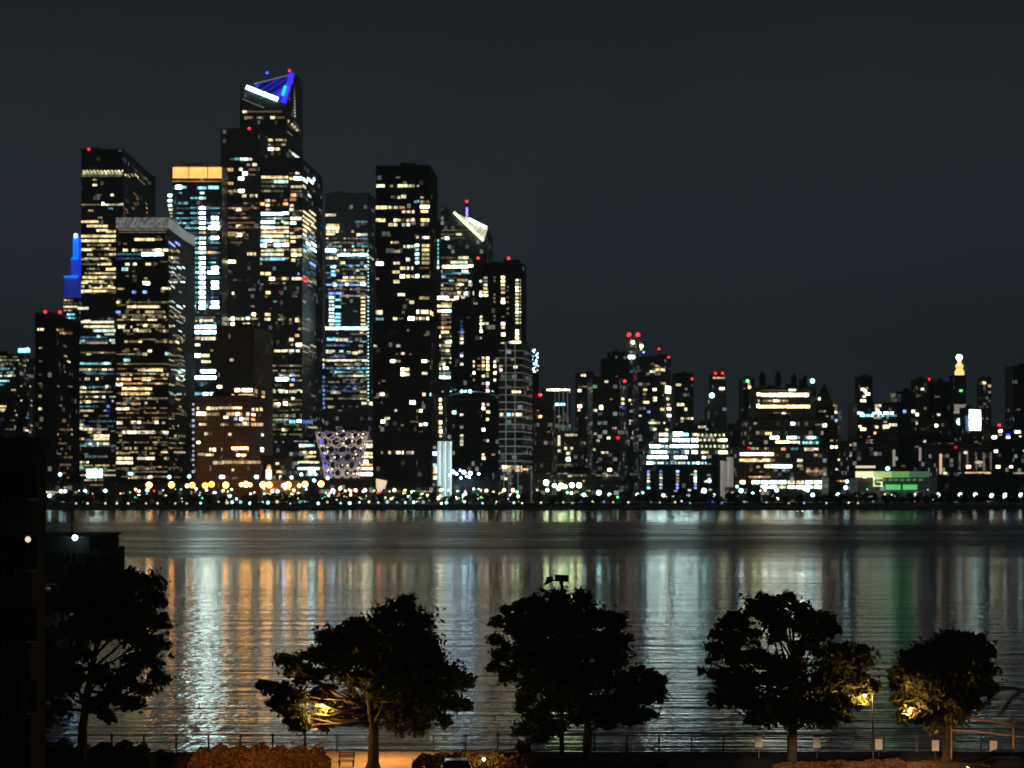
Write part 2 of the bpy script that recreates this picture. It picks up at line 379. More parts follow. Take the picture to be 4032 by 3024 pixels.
B.rows("1214:305-350:w3:13 1268:320-450:w3:11 1286:330-450:y3:11 1302:368-455:W3:13 1316:412-452:w3:10 1328:290-425:c1 1325:382-395:W3:13 1342:296-336:c2:12 1342:336-430:b1 1340:432-452:W3:13 1395:340-360:y2 1432:290-440:c2:11 1431:296-330:c3:10 1431:408-436:W3:12 1455:292-350:y2b:12 1455:350-450:y2b 1472:350-450:c1 1492:285-330:w3b:14 1492:335-390:w3b:14 1525:290-375:c2b:12 1527:312-340:w3:10 1522:422:w3:14 1563:288-330:y2b:12 1563:409:w3:14 1583:295-322:w3:14 1582:336-360:y3:14 1600:345:c2 1617:285-370:y2:11 1637:330-346:w2 1638:388-415:o1 1655:300-320:w2 1672:285-328:y3:13 1687:286-326:w3:14 1690:325-365:y3:14 1702:345-400:y2b:14 1690:368-425:p2:10 1716:368-432:w3:14 1728:284-330:y2b:11 1728:370-430:y3:12 1732:333-360:b2b:12 1747:295-430:w2b:12 1747:335-372:b2:10 1795:290-312:c3:13 1798:335-380:c1:14 1798:385-425:w1 1820:310-350:w2b 1843:295-330:c3:14 1843:320-420:g2b:10 1864:342-405:W4:34 1890:350-410:y1b 1637:422:b2 1618:426:B2:14 1600:426:b2:14")
B.floors(286, 455, 1350, 1930, 'ywwcy', (1, 1, 2)).fill(286, 470, 1275, 1930, .05, 'ywwc', (1, 1, 1, 2)).fill(472, 558, 1280, 1900, .12, 'yow', (1, 1, 2)).beacon(350, 588).done()

B = Bld('office_tower', 'tower with a pale grey glowing parapet, between the amber tower and the orange-crowned tower', short='grey-crowned tower', px=590, Y=1680)
B.block([(456, 1680), (664, 1680), (730, 1770)], 900, mat='black', cap=False)
B.block([(430, 1650), (800, 1650)], 1905, name='podium', mat='tan', cap=False, depth=20)
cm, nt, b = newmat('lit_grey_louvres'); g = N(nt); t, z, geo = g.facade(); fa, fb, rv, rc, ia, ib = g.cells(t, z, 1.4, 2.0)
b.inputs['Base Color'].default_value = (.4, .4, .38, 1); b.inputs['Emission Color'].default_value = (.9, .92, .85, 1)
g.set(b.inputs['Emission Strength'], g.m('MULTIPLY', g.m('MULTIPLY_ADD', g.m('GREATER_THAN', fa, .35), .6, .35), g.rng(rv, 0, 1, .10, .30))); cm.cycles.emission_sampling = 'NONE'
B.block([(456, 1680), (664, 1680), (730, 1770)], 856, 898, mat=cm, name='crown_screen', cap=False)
B.cur = B.blocks[0]
B.rows("905:466-660:w1 915:470-655:w1:6 943:530-608:y3:14 943:608-640:o2 953:664-710:b3:12 960:485-500:y1 985:485-530:y3b:12 985:530-640:y2b:12 985:608-636:w4:13 985:640-672:w3:14 985:672-710:y2b:12 1001:558-602:W4:18 1001:603-645:W4:18 1001:460-556:c1:10 1012:664-708:y2b:12 1024:664-706:b1 1018:455-560:b1 1022:460-480:B1:12 1040:493-510:w3:14 1040:523-538:w3:14 1040:574-594:y3:14 1038:615:y1 1060:480-504:W3:17 1096:575:y2 1115:563-590:w4:18 1135:637-672:y3:12 1137:462-482:y2:10 1137:485:y1 1150:521-536:b3:14 1150:562-578:b3:14 1080:675-710:w1b 1098:675-705:w1b 1190:465-670:w1b 1190:466:w3:13 1208:500-630:y3:13 1228:540-665:y2b:13 1228:582-600:y3:13 1229:452-474:b3:14 1248:465-670:y2b:12 1287:465-490:w3:15 1287:495-520:w2b:12 1282:565-580:g3:13 1282:605-625:y3:13 1287:590-670:y1b:12 1303:463-560:y2b:13 1300:526-552:w3:14 1303:560-672:y2b:14 1345:490-560:y2b:12 1345:610-720:y2b:13 1382:480-510:o1 1382:582-598:w3:14 1395:560-580:w2:14 1393:650-668:W3:16 1418:487-512:c3:14 1457:528-570:y2b:12 1457:557-598:w3:13 1457:600-642:y3:13 1475:455-520:o2b:12 1474:500-520:y3:14 1475:640:w2:14 1475:662:w3:14 1493:460-520:o2b:12 1494:490-516:o3:14 1493:560-595:y3:18 1513:450-482:w4:16 1530:480-600:y3:14 1550:478-590:y3:14 1570:540-635:y1b:12 1590:450-500:o2b:12 1590:518-555:o2:12 1587:575:w2:12 1610:455-512:w3:14 1612:520-550:y1 1645:450-500:c1b 1645:530-555:w1b 1647:617:o2:12 1665:460-482:w3:16 1663:516-535:w3:14 1663:540-555:w3:14 1663:610-624:w3:16 1665:645:w2:12 1683:480-560:g1b 1702:480-612:w3:16 1702:635-665:w3:13 1709:655:b3:8 1716:686-730:g2b:14 1713:468-480:w2:14 1765:435-620:y2b:13 1772:648:w1 1785:455-515:y2 1785:620-665:p1b 1780:685-735:w2 1805:460-525:y3:14 1805:540-610:w3:14 1805:635-670:y2b:14 1822:456-478:w3:16 1822:478-524:w3:16 1845:456-610:w1b:13 1863:500-530:c2:20 1865:508-522:W4:15 1880:505-610:w2b:13 1878:585-600:w3:15 1785:590-610:y2 1215:690:o1 1330:700:y1 1750:612:y1")
B.floors(460, 660, 1240, 1890, 'yywo', (1, 1, 2)).floors(666, 728, 1030, 1880, 'yow', (1, 1)).fill(664, 728, 1030, 1880, .1, 'yowwy', (1, 1, 2)).fill(458, 660, 1030, 1880, .07, 'ywo', (1, 1)).done()

B = Bld('office_tower', 'tower with three glowing orange crown windows and a column of cyan-white lights', short='orange-crowned tower', px=770, Y=1850)
B.block([(678, 1850), (873, 1850)], 655, mat='darkb', depth=40)
B.cur = B.blocks[0]
oc, nt, b = newmat('orange_crown_light'); g = N(nt); b.inputs['Base Color'].default_value = (.5, .3, .2, 1); b.inputs['Emission Color'].default_value = (1, .41, .10, 1)
tx = g.n('ShaderNodeTexNoise'); tx.inputs['Scale'].default_value = .35; g.set(b.inputs['Emission Strength'], g.rng(tx.outputs[0], .3, .7, 1.3, 3.6))
for a, c_ in ((681, 742), (746, 816), (820, 872)):
    mb = MB(); p0, p1 = W(a, 701, 1849), W(c_, 659, 1849); mb.box(p0.x, p1.x, 1848.2, 1850, p0.z, p1.z); B.part('crown_light', mb, oc)
mb = MB(); p0, p1 = W(678, 655, 1848), W(873, 651, 1848); mb.box(p0.x, p1.x, 1846, 1852, p0.z, p1.z)
for q in (744, 818): mb.box(X(q - 1.5, 1848), X(q + 1.5, 1848), 1847.6, 1849.5, Z(702, 1848), Z(657, 1848))
B.part('crown_frame', mb, M['metal'])
t5 = "714:678-870:o2:6 737:692-716:W5:18 737:716-734:c3:13 740:777-812:c3:15 738:820-862:c3:17 760:787-804:W3:12 760:704-716:c2 777:690:b2 780:750-790:c2 780:786-810:W3:14 800:700-715:c2:12 800:722-740:c2:12 798:785-797:r2:8"
for k, y in enumerate((819, 839, 858, 878, 898, 937, 957, 977, 1016, 1035, 1054, 1073, 1093, 1113, 1132, 1152, 1171, 1191)):
    t5 += " %d:750-784:c%d:9 %d:785-808:W5:12" % (y, 3 if y in (937, 1073) else 2, y)
    if y in (857, 858, 878, 937, 1054, 1073, 1113, 1132, 1191): t5 += " %d:833-860:W5:14" % y
    elif k % 3: t5 += " %d:828-860:b1:9" % y
for y in (937, 995, 1073): t5 += " %d:736-812:c3:12" % y
B.rows(t5 + " 897:822-864:W5:17 937:822-840:c3:14 916:785-812:y3:10 916:825-850:o1 994:732-812:o3b:13 994:818-853:o3:13 1073:818-832:W5:14 1206:749-768:W5:18 1211:784-806:W5:16 1204:805-818:c3:12 1209:828-862:W5:14 770:640:W3 1250:735-850:w1 1262:728-752:y3:15 1263:755-780:y2b 1262:786-800:w3:12 1262:805-850:w3b:12 1287:722-789:W5:15 1287:793-853:W5:15 1308:722-789:W5:16 1308:793-853:W5:16 1331:726-789:w2:15 1333:793-850:w3:17 1358:760-788:w3:13 1376:728-770:p2:11 1380:828-838:o2 1400:722-790:W5:17 1400:795-826:y3:15 1424:794-830:w3:12 1462:791-850:W5:16 1487:735-790:W5:17 1487:793-852:W5:17 1511:778-820:c1 1552:720-790:c3:20 1551:735-770:W5:15 1552:793-855:c3:18 1551:800-850:W5:13 1545:700:w2 1590:715-735:c2b 1603:690-720:c1")
B.floors(686, 786, 820, 1240, 'cccc', (2, 1, 2), 19.5, .05).floors(812, 866, 820, 1240, 'ccb', (1, 2), 19.5, .2).fill(720, 865, 1215, 1560, .1, 'cwg', (1, 1, 2)).fill(684, 750, 820, 1240, .12, 'cw', (1, 1)).done()
B = Bld('light_column', 'short vertical strip of white lights left of the orange-crowned tower', 'lit shaft', px=668, Y=1840)
B.block([(660, 1840), (681, 1840)], 760, 1890, mat='darkb', name='shaft', depth=12, cap=False)
B.rows("770:661-677:W4:13 790:661-677:W4:13 809:662-676:W4:12 826:665-679:w3:9 840:668-680:w2:8 852:670-680:w2:8").fill(662, 680, 880, 1500, .2, 'cw', (1, 2)).done()

# --- the tallest pair
B = Bld('skyscraper', 'tallest tower, topped by a white bar and a blue-lit triangular crown', short='tallest blue-crowned tower', px=1050, Y=1980)
B.block([(945, 1980), (1128, 1980), (1165, 2030)], 372, 705, mat='dark', cap=False, ytops=[338, 398, 290])
B.block([(945, 1980), (1148, 1980), (1190, 2030)], 700, mat='dark', name='lower_block', cap=False)
def bar(B, a, b, th, Y, mat, name, dy=1.2):
    mb = MB(); p, q = W(*a, Y), W(*b, Y); d = (q - p).normalized(); u = Vector((-d.z, 0, d.x)) * th / 2
    f = Vector((0, -dy, 0)); mb.hexa([p - u, q - u, q - u + f, p - u + f], [p + u, q + u, q + u + f, p + u + f]); return B.part(name, mb, mat)
bar(B, (970, 343), (1094, 392), 3.4, 1978, glow('W', 9.0, 'bar'), 'crown_bar')
bm, nt, b = newmat('blue_crown_glass'); g = N(nt); t, z, geo = g.facade(); tt = g.m('ADD', t, g.m('MULTIPLY', z, 1.6))
fa, fb, rv, rc, _, _ = g.cells(tt, z, 3.2, 300.0); b.inputs['Base Color'].default_value = (.05, .05, .1, 1); b.inputs['Emission Color'].default_value = (.03, .03, 1, 1)
g.set(b.inputs['Emission Strength'], g.m('MULTIPLY', g.m('POWER', rv, 2.0), 1.6)); bm.cycles.emission_sampling = 'NONE'
mb = MB(); T = [W(1000, 338, 1977), W(1140, 300, 1977), W(1112, 398, 1977), W(1075, 372, 1977)]
mb.hexa(T, [p + Vector((0, 1.5, 0)) for p in T]); B.part('crown_glass', mb, bm)
bar(B, (1150, 288), (1117, 405), 4.2, 1975, glow((.02, .01, 1), 3.0, 'blue_edge'), 'crown_edge')
bar(B, (1123, 338), (1112, 375), 1.8, 1973.5, glow((0, .45, 1), 3.0, 'sky_edge'), 'crown_edge')
bar(B, (1000, 330), (1138, 296), .8, 1976, glow((.3, .3, .6), .4, 'rim'), 'crown_rim')
bar(B, (955, 390), (1040, 425), .9, 1978, glow('w', .12, 'rim'), 'crown_rim')
mb = MB(); mb.ball(W(1052, 287, 1985), 1.3); B.part('roof_light', mb, glow('B', 4.0)); mb = MB(); mb.tube([W(1052, 290, 1985), W(1052, 345, 1985)], .35, 6); B.part('mast', mb, M['metal'])
for k in range(12): mb = MB(); mb.ball(W(1155 + k * .6, 325 + k * 12, 2022), .9, 6, 4); B.part('edge_lamp', mb, glow('w', .7, 'edge'))
# the viewing deck that juts out to the right
mb = MB(); Dk = [W(1160, 470, 1990), W(1186, 515, 1990), W(1182, 522, 1990), W(1140, 505, 1990)]
mb.hexa(Dk, [p + Vector((0, 14, 0)) for p in Dk]); B.part('observation_deck', mb, M['concrete'])
for (u, v) in ((1135, 477), (1150, 490), (1160, 500), (1170, 512)): mb = MB(); mb.ball(W(u, v, 1988), 1.2, 6, 4); B.part('deck_light', mb, glow('y', .9, 'deck'))
B.cur = B.blocks[0]
B.rows("440:955-972:w3:13 440:975-1110:o1:9 463:968-1000:o2b:13 463:1012-1028:p2:10 463:1065-1082:g3:13 463:1085-1122:o1:12 552:1035-1075:y3b:11 551:1050-1070:w3:14 551:1085-1115:y2:10 570:1030-1112:o1b:9 570:1062-1075:r2:8 570:1110-1124:p2:10 587:1025-1052:w3:14 587:1053-1078:W4:16 587:1078-1102:y3:14")
B.fill(1130, 1162, 460, 700, .3, 'yow', (1, 2)); B.cur = B.blocks[1]; B.rows("604:1150-1178:W3:14 628:1000-1060:w1").fill(950, 1140, 640, 820, .04).beacon(1140, 278).beacon(981, 506, 1870).done()

B = Bld('skyscraper', 'broad dark tower with sparse amber rows, left of and in front of the tallest tower', short='broad dark tower', px=940, Y=1880)
B.block([(868, 1880), (1022, 1880), (1030, 1890)], 510, mat='dark')
B.rows("626:925-945:c2:13 626:945-972:W3:15 627:972-992:w3:13 627:905-925:c1 649:972-984:p2:11 648:995-1011:w3:15 668:896-918:o3:16 667:941-955:w3:15 668:980-1010:o1:14 683:955-974:W4:18 688:978-1005:o1:9 703:937-960:W4:18 722:900-918:o3:13 722:903-912:r2:6 752:868-940:y2b:13 752:872-880:w3:12 752:940-962:w4:18 771:954-970:w3:15 771:974-1013:w3b:15 825:930-950:w3:16 825:880-990:o1b 842:950-965:o1 858:880-925:y1b:13 893:880-985:o1b:13 892:882-893:w2:14 892:930-950:w3:18 925:862-975:o2b:14 925:930-952:w4:18 925:950-978:o2:10 938:890-980:o1b 1000:974-1010:y3:15 1000:980-1000:y4:12 1030:868-928:y4:17 1038:866-900:w3:10 1065:882-894:p1:16 1070:900-912:p1:12 1155:913-922:w3:15 1158:856-875:g3:14 1140:980-1005:p1:14 1257:888-905:o3:14 1255:910-922:W4:18 1255:925-945:y2:14 1255:950-962:y3:14 1253:968-984:W3:16 1277:910-923:w4:20 1277:955-965:y3:14 1277:970-984:w3:15 1206:985-1002:y1 1225:980-1015:y1b:10 1238:985-1010:o2:8 1238:992-1006:w4:16 1255:990-1015:y2:8")
B.floors(872, 1018, 800, 960, 'oyo', (1, 1)).fill(870, 1020, 780, 1280, .03, 'oop', (1, 1)).done()

B = Bld('office_tower', 'wide white-banded tower right of the tallest pair with a notch of sloping light rows', short='white-banded tower', px=1130, Y=1800)
B.block([(1024, 1800), (1138, 1800), (1190, 1802), (1246, 1880)], 628, mat='darkb')
t8 = "698:1028-1110:y3:14 698:1110-1134:y3:12 716:1030-1080:w1:11 715:1080-1107:W3:16 715:1108-1134:W3:16 733:1030-1134:w1b:11 733:1070-1085:w2 752:1030-1125:w1b:11 752:1050-1065:w2:10 790:1045-1063:y3:14 790:1070-1085:o2:9 788:1118-1130:o2:10 803:1020-1042:o3:16 808:1047-1062:w3:14 806:1064-1078:o1 806:1090-1104:o1 803:1115-1134:o3:15 825:1047-1065:y2 842:1028-1116:W4:15 840:1114-1138:W4:14 875:1028-1083:W4:15 878:1085-1100:w2 873:1108-1118:W3:14 878:1118-1138:g3:13 896:1028-1082:W4:14 896:1083-1138:w3:11 913:1028-1120:y3:13 912:1118-1142:w3:15 930:1028-1118:y3:13 930:1044-1070:W4:14 948:1026-1115:c3:15 948:1045-1090:W4:13 966:1026-1050:W4:18 965:1080-1122:W4:17 964:1120-1144:w4:18 985:1028-1120:g3:13 985:1045-1065:w3:14 1002:1028-1118:y3:13 1001:1045-1070:W3:13 1020:1026-1122:c3:14 1038:1023-1032:y2:14 1077:1026-1040:y3:15 1078:1044-1066:y3:16 1098:1060-1082:w4:17 1097:1082-1110:o1 1097:1110-1128:y3:14 1097:1128-1140:p2:14 1115:1060-1125:o1b"
t8 += " 702:1138-1158:o3:13 702:1158-1190:W4:18 682:1163-1178:p3:12 683:1138-1155:o1 735:1145-1190:w2:12 753:1145-1190:w1:11 768:1145-1166:o3:17 785:1142-1166:o2:16 809:1142-1156:w3:12 825:1140-1156:w3:15 860:1143-1188:y4:13 878:1143-1165:W4:14 903:1158-1176:o2:18 933:1143-1166:y3:15 932:1169-1188:w3:14 951:1144-1163:w3:12 985:1147-1167:y3:15 984:1170-1187:y2:15 1003:1147-1167:y4:15 1003:1170-1187:y3:15 1024:1148-1162:y3:16 1022:1170-1180:b2 1035:1168-1182:c1 1044:1168-1186:w1b 1078:1170-1180:b2:12 1097:1150-1190:w3:15 1098:1184-1215:r3:14"
t8 += " 703:1192-1240:W4:14 731:1192-1202:w3:14 752:1194-1238:w1b 766:1212-1224:W3:12 830:1192-1242:w3:10 850:1192-1243:w3:10 867:1192-1243:w3:10 885:1192-1245:w3:10 903:1192-1206:w3:12 910:1220-1235:w2:12 920:1192-1206:w3:12 930:1220-1235:w2:12 935:1192-1212:w2:10 955:1205-1246:W4:13 970:1206-1218:c2:14 974:1220-1244:W4:14 990:1192-1212:y1:8 1007:1192-1212:y1:8 1000:1224-1244:g1 1018:1224-1246:w1 1034:1220-1242:b3:12 1050:1222-1240:c1 1095:1225-1248:w1 1107:1222-1248:c1:14"
t8 += " 1152:1046-1065:y3:16 1152:1170:w1:14 1150:1098-1106:r2:10 1166:1150-1172:p1:12 1168:1048:w1:10 1185:1180-1205:o1:14 1188:1140:o1 1187:1083:c2 1238:1043-1065:y3:15 1257:1043-1065:w3:13 1240:1095-1130:w1b 1258:1095-1115:y2 1258:1130-1148:w2 1260:1162-1178:y3:22 1275:1110-1140:y1b 1295:1174-1186:w2:12 1310:1052:y2 1321:1162-1177:o3:15 1337:1134-1156:w3:17 1357:1145-1154:w2 1358:1166-1188:w4:18 1358:1190-1244:w2:10 1382:1080-1122:y3:12 1381:1110-1158:w3:13 1381:1165-1180:w3:14 1382:1182-1240:w1:8 1472:1044-1058:p3:14 1472:1066-1078:o1 1472:1095-1140:w1b 1472:1143-1158:b2:13 1493:1085-1142:W4:19 1495:1146-1160:b3:14 1517:1047-1066:y3:14 1517:1083-1120:w1b 1516:1142-1156:o3:13 1542:1043-1060:w3:16 1542:1064-1100:y3b:14 1542:1100-1190:w3b:13 1567:1046-1060:y3:12 1569:1147-1160:w3:13 1592:1043-1078:w3b:15 1592:1080-1104:w4b:17 1589:1116-1132:y4:20 1592:1138-1190:w2b:14 1615:1045-1062:g2:13 1617:1100-1140:o1b 1637:1043-1075:w4:16 1637:1070-1155:g1b:12 1660:1080-1130:c1b:14 1660:1135-1164:c3:17 1658:1168-1186:W4:15 1660:1186-1230:b2:18 1662:1045-1055:o2:12 1682:1044-1095:o2b:9 1682:1215-1250:w2 1692:1110-1130:w3:14 1692:1130-1162:o1b 1740:1070-1120:g1b"
B.rows(t8).floors(1028, 1138, 860, 1030, 'ywyW', (2, 3), 17.5, .1).floors(1142, 1188, 830, 1060, 'yw', (1, 2), 17.5).floors(1194, 1242, 930, 1120, 'cwb', (1, 2), 17.5).floors(1046, 1188, 1440, 1740, 'wwgy', (1, 1, 2)).fill(1026, 1140, 1120, 1760, .04, 'ywco', (1, 1)).fill(1192, 1244, 1120, 1760, .07, 'cwb', (1, 1)).done()

B = Bld('lit_stair_tower', 'thin blue-lit glazed strip tower just left of the framed white-strip tower', short='thin blue-lit tower', px=1268, Y=1980)
B.block([(1254, 1980), (1284, 1980)], 1400, mat='darkb', depth=16, cap=False)
t = "1417:1258-1278:g3:12 1436:1258-1278:w3:12 1447:1258-1278:b3:10"
for y in range(1486, 1620, 17): t += " %d:1257-1280:b2:14" % y
B.rows(t).done()

# --- framed tower
B = Bld('office_tower', 'framed tower with long white strips, dotted bright right edge and orange corner room', short='white-strip framed tower', px=1370, Y=1880)
B.block([(1281, 1880), (1450, 1880), (1472, 1915)], 765, mat='darkb')
t = "847:1282-1323:w3:13 886:1287-1336:o3:10 898:1285-1336:o4:16 912:1284-1336:y3:12 922:1284-1320:w3:10 912:1344-1400:o1b:12 873:1400-1445:c2b 882:1402-1440:p1 924:1405-1448:w3:12 940:1416-1448:b2:12 939:1284-1410:p2b:8 957:1300-1420:o1b 986:1280-1325:W4:19 985:1326-1445:w2b:11 1003:1328-1450:W4:13 1010:1452-1470:w2:12 1016:1283-1332:w3b:14 1016:1375-1420:w2b:9 1035:1342-1358:y3:14 1050:1303-1322:W4:13 1068:1304-1320:c3:11 1083:1304-1322:c3:14 1048:1376-1388:b3:13 1047:1406-1416:b2 1048:1434-1446:W3:14 1064:1402-1414:y3:13 1065:1330:y2:13 1078:1356:w1 1078:1425:c2 1093:1284-1310:y1b 1093:1340-1442:y3b:12 1110:1342-1440:y2b:12 1116:1310-1324:W3:13 1122:1283-1447:b3:7 1122:1313-1324:W4:13 1120:1360-1372:W4:12 1120:1420-1440:W4:14 1140:1290-1446:p1b 1155:1293-1345:b3:12 1155:1345-1398:g2b:13 1156:1417-1438:p1 1293:1278-1320:w4:15 1293:1320-1448:W4:15 1312:1418-1430:y3:12 1312:1328:p1 1335:1288-1322:c3:17 1338:1322-1372:w3:15 1337:1400-1436:w2b:18 1358:1300-1318:o1 1362:1414-1428:w2:12 1385:1284-1320:w3:17 1385:1337-1352:W3:16 1388:1366-1380:w3:15 1390:1388-1410:w3:15 1385:1412-1428:y3:15 1400:1300-1360:y2b 1419:1282-1448:w3:10 1435:1330-1345:c1 1434:1400-1445:W2b:12 1448:1290-1312:w1 1448:1380-1425:w1b 1462:1305-1340:c1:14 1529:1390-1404:p2:12 1526:1410-1424:o1:12 1545:1303-1342:w2:14 1543:1418-1442:y3:12 1560:1385-1410:c1 1558:1410-1445:y1 1588:1413-1448:y3b:12 1602:1290-1316:p2:12 1588:1455-1470:y3:18"
for k in range(8):
    t += " %d:1296-1316:W%d:11" % (1172 + 15 * k, 3 if k % 3 else 4)
    if k % 2 == 0 or k > 3: t += " %d:1318-1342:c3:11" % (1180 + 14 * k)
    t += " %d:1421-1438:y3:10" % (1172 + 15 * k)
B.rows(t).floors(1284, 1446, 940, 1170, 'cbwy', (1, 2), 15, .2).floors(1284, 1446, 1300, 1600, 'cwwb', (1, 1, 2), 15).fill(1284, 1446, 1165, 1290, .1, 'cwb', (1, 1), 15).fill(1284, 1446, 1440, 1620, .22, 'cww', (1, 1), 16)
for k in range(46):
    if R.random() < .85: mb = MB(); mb.ball(W(1450, 960 + 14 * k, 1878.5), R.choice((.35, .45, .6)), 6, 4); B.part('edge_lamp', mb, glow('W', 3.0, 'edge'))
B.done()

# --- tall dark residential tower
B = Bld('apartment_tower', 'tall black flat-topped apartment tower with scattered amber rooms, standing clear in the middle', short='tall black apartment tower', px=1590, Y=1580)
B.block([(1480, 1580), (1632, 1580), (1650, 1576), (1692, 1577), (1704, 1600)], 655, 1270, mat='black')
B.block([(1467, 1570), (1640, 1566), (1698, 1568), (1712, 1600)], 1270, mat='black', name='lower_block', cap=False)
B.cur = B.blocks[0]
t = "732:1482-1515:g3:15 733:1536-1548:o2:13 732:1567-1605:g3:15 732:1606-1630:w2b:14 733:1643-1653:p2:11 776:1540-1562:y1b:13 777:1565-1575:w3:14 774:1580-1598:w3:17 778:1656-1666:w2:10 795:1633-1650:c2:12 795:1656-1692:w2b:14 817:1480-1525:y3:18 817:1530-1544:w3:14 817:1552-1564:w3:14 817:1570-1594:o2:13 814:1655-1692:y4:15 834:1583-1596:p3:12 834:1602-1616:y3:12 834:1622-1634:w3:15 832:1656-1688:y3:14 867:1480-1518:y3:17 867:1550-1562:w3:17 867:1564-1648:y2b:15 865:1620-1642:w3:14 867:1657-1692:y3:17 885:1530-1550:w2:17 885:1552-1564:y3:16 885:1583-1594:W3:15 885:1600-1614:w3:15 884:1657-1692:w2b:14 935:1640-1692:p3:13 955:1538-1572:w2b:12 971:1589-1598:w3:13 971:1603-1613:W3:15 970:1616-1634:g2:14 990:1552-1574:w2:14 1022:1600-1614:w3:18 1036:1550-1574:p3:13 1038:1480-1510:W4:18 1056:1577-1596:y3:16 1056:1602-1612:w3:16 1056:1620-1646:y2b:15 1055:1650-1690:o1 1071:1545-1573:y3:15 1088:1575-1594:w4:18 1088:1598-1612:y3:16 1088:1618-1634:w2:15 1088:1637-1662:W4:18 1088:1662-1696:y2:14 1109:1550-1573:w3:17 1160:1566-1594:w3:14 1173:1640-1690:y2:15 1173:1665-1690:o2:14 1190:1612-1630:w3:17 1180:1603:y1 1230:1480-1506:w3:22 1228:1642-1658:w4:20 1228:1658-1686:w3:20 1230:1688-1703:y3:22 1254:1607-1631:w4:20 1254:1638-1692:y3b:14 1255:1548-1564:y3:14 1256:1480-1512:c2:12 1254:1566-1590:p1 1230:1588:w1:14"
for k in range(5): t += " %d:1636-1660:W%d:13 %d:1661-1692:y%d:14" % (967 + 17 * k, 4 if k % 2 == 0 else 3, 967 + 17 * k, 3 if k in (0, 1) else 2)
B.rows(t).fill(1482, 1700, 680, 1260, .03, 'yop', (1, 1, 2)); B.cur = B.blocks[1]
B.rows("1362:1471-1484:w2:11 1362:1560-1576:p2:14 1392:1580-1592:p3:13 1395:1562:p1:10 1422:1538-1555:w4:15 1422:1558-1576:y2b:12 1422:1660-1680:w4:15 1422:1680-1690:y2:10 1455:1579-1594:w4:16 1455:1597-1612:y3:16 1474:1579-1594:w4:16 1474:1597-1612:w3:16 1470:1662-1682:w3:13 1552:1494-1514:w3:18 1553:1664-1675:y3:15 1553:1692-1700:c3:15 1585:1614-1635:W4:20 1617:1554-1563:p3:12 1618:1638-1648:y2:12 1618:1652-1663:w4:14 1647:1520:w2:12 1660:1500-1517:w4:17 1647:1523-1534:w3:12 1661:1616-1650:y1:10 1672:1652-1662:w4:15 1670:1668-1682:W4:15 1674:1583:p1:10 1674:1455:p1 1782:1478-1512:o1b:13 1782:1530-1552:w4b:16 1782:1560-1588:w4b:16 1782:1600-1628:p3b:16 1500:1510:p1:10")
B.fill(1472, 1700, 1300, 1700, .04, 'yop', (1, 1, 1)).done()

# --- slanted tower
B = Bld('office_tower', 'slant-roofed tower with a bright white triangular cut-out below a blue-lit mast', short='slanted-roof tower', px=1820, Y=1860)
B.block([(1703, 1862), (1736, 1862)], 865, mat='darkb', name='side_block', depth=30, cap=False)
B.block([(1736, 1860), (1918, 1860), (1931, 1890)], 900, mat='darkb', cap=False, ytops=[806, 900, 912])
B.cur = B.blocks[1]
wm_, nt, b = newmat('glowing_soffit'); g = N(nt); t_, z, geo = g.facade(); tt = g.m('ADD', t_, g.m('MULTIPLY', z, .95)); fa, fb, rv, rc, _, _ = g.cells(tt, z, 1.1, 400.)
b.inputs['Base Color'].default_value = (.4, .38, .33, 1); b.inputs['Emission Color'].default_value = (1, .95, .75, 1)
g.set(b.inputs['Emission Strength'], g.rng(rv, 0, 1, .12, .7)); wm_.cycles.emission_sampling = 'NONE'
mb = MB(); T = [W(1787, 836, 1857), W(1903, 950, 1857), W(1918, 897, 1857), W(1843, 860, 1857)]; mb.hexa(T, [p + Vector((0, 2, 0)) for p in T]); B.part('roof_soffit', mb, wm_)
bar(B, (1787, 836), (1903, 948), 1.9, 1856, glow('g', 3.0, 'bar'), 'light_bar'); bar(B, (1845, 861), (1916, 896), 1.7, 1855.5, glow((.85, .85, 1), 7.0, 'bar'), 'light_bar')
bar(B, (1903, 948), (1918, 900), .8, 1856, glow('w', .8, 'bar'), 'light_bar')
mb = MB(); mb.tube([W(1838, 865, 1870), W(1838, 800, 1870)], [.9, .5], 6); B.part('mast', mb, M['metal'])
for k in range(5): mb = MB(); mb.ball(W(1838 + (k % 2), 820 + 9 * k, 1869), 1.0, 6, 4); B.part('mast_lamp', mb, glow((.2, .15, 1), 4.0, 'mast'))
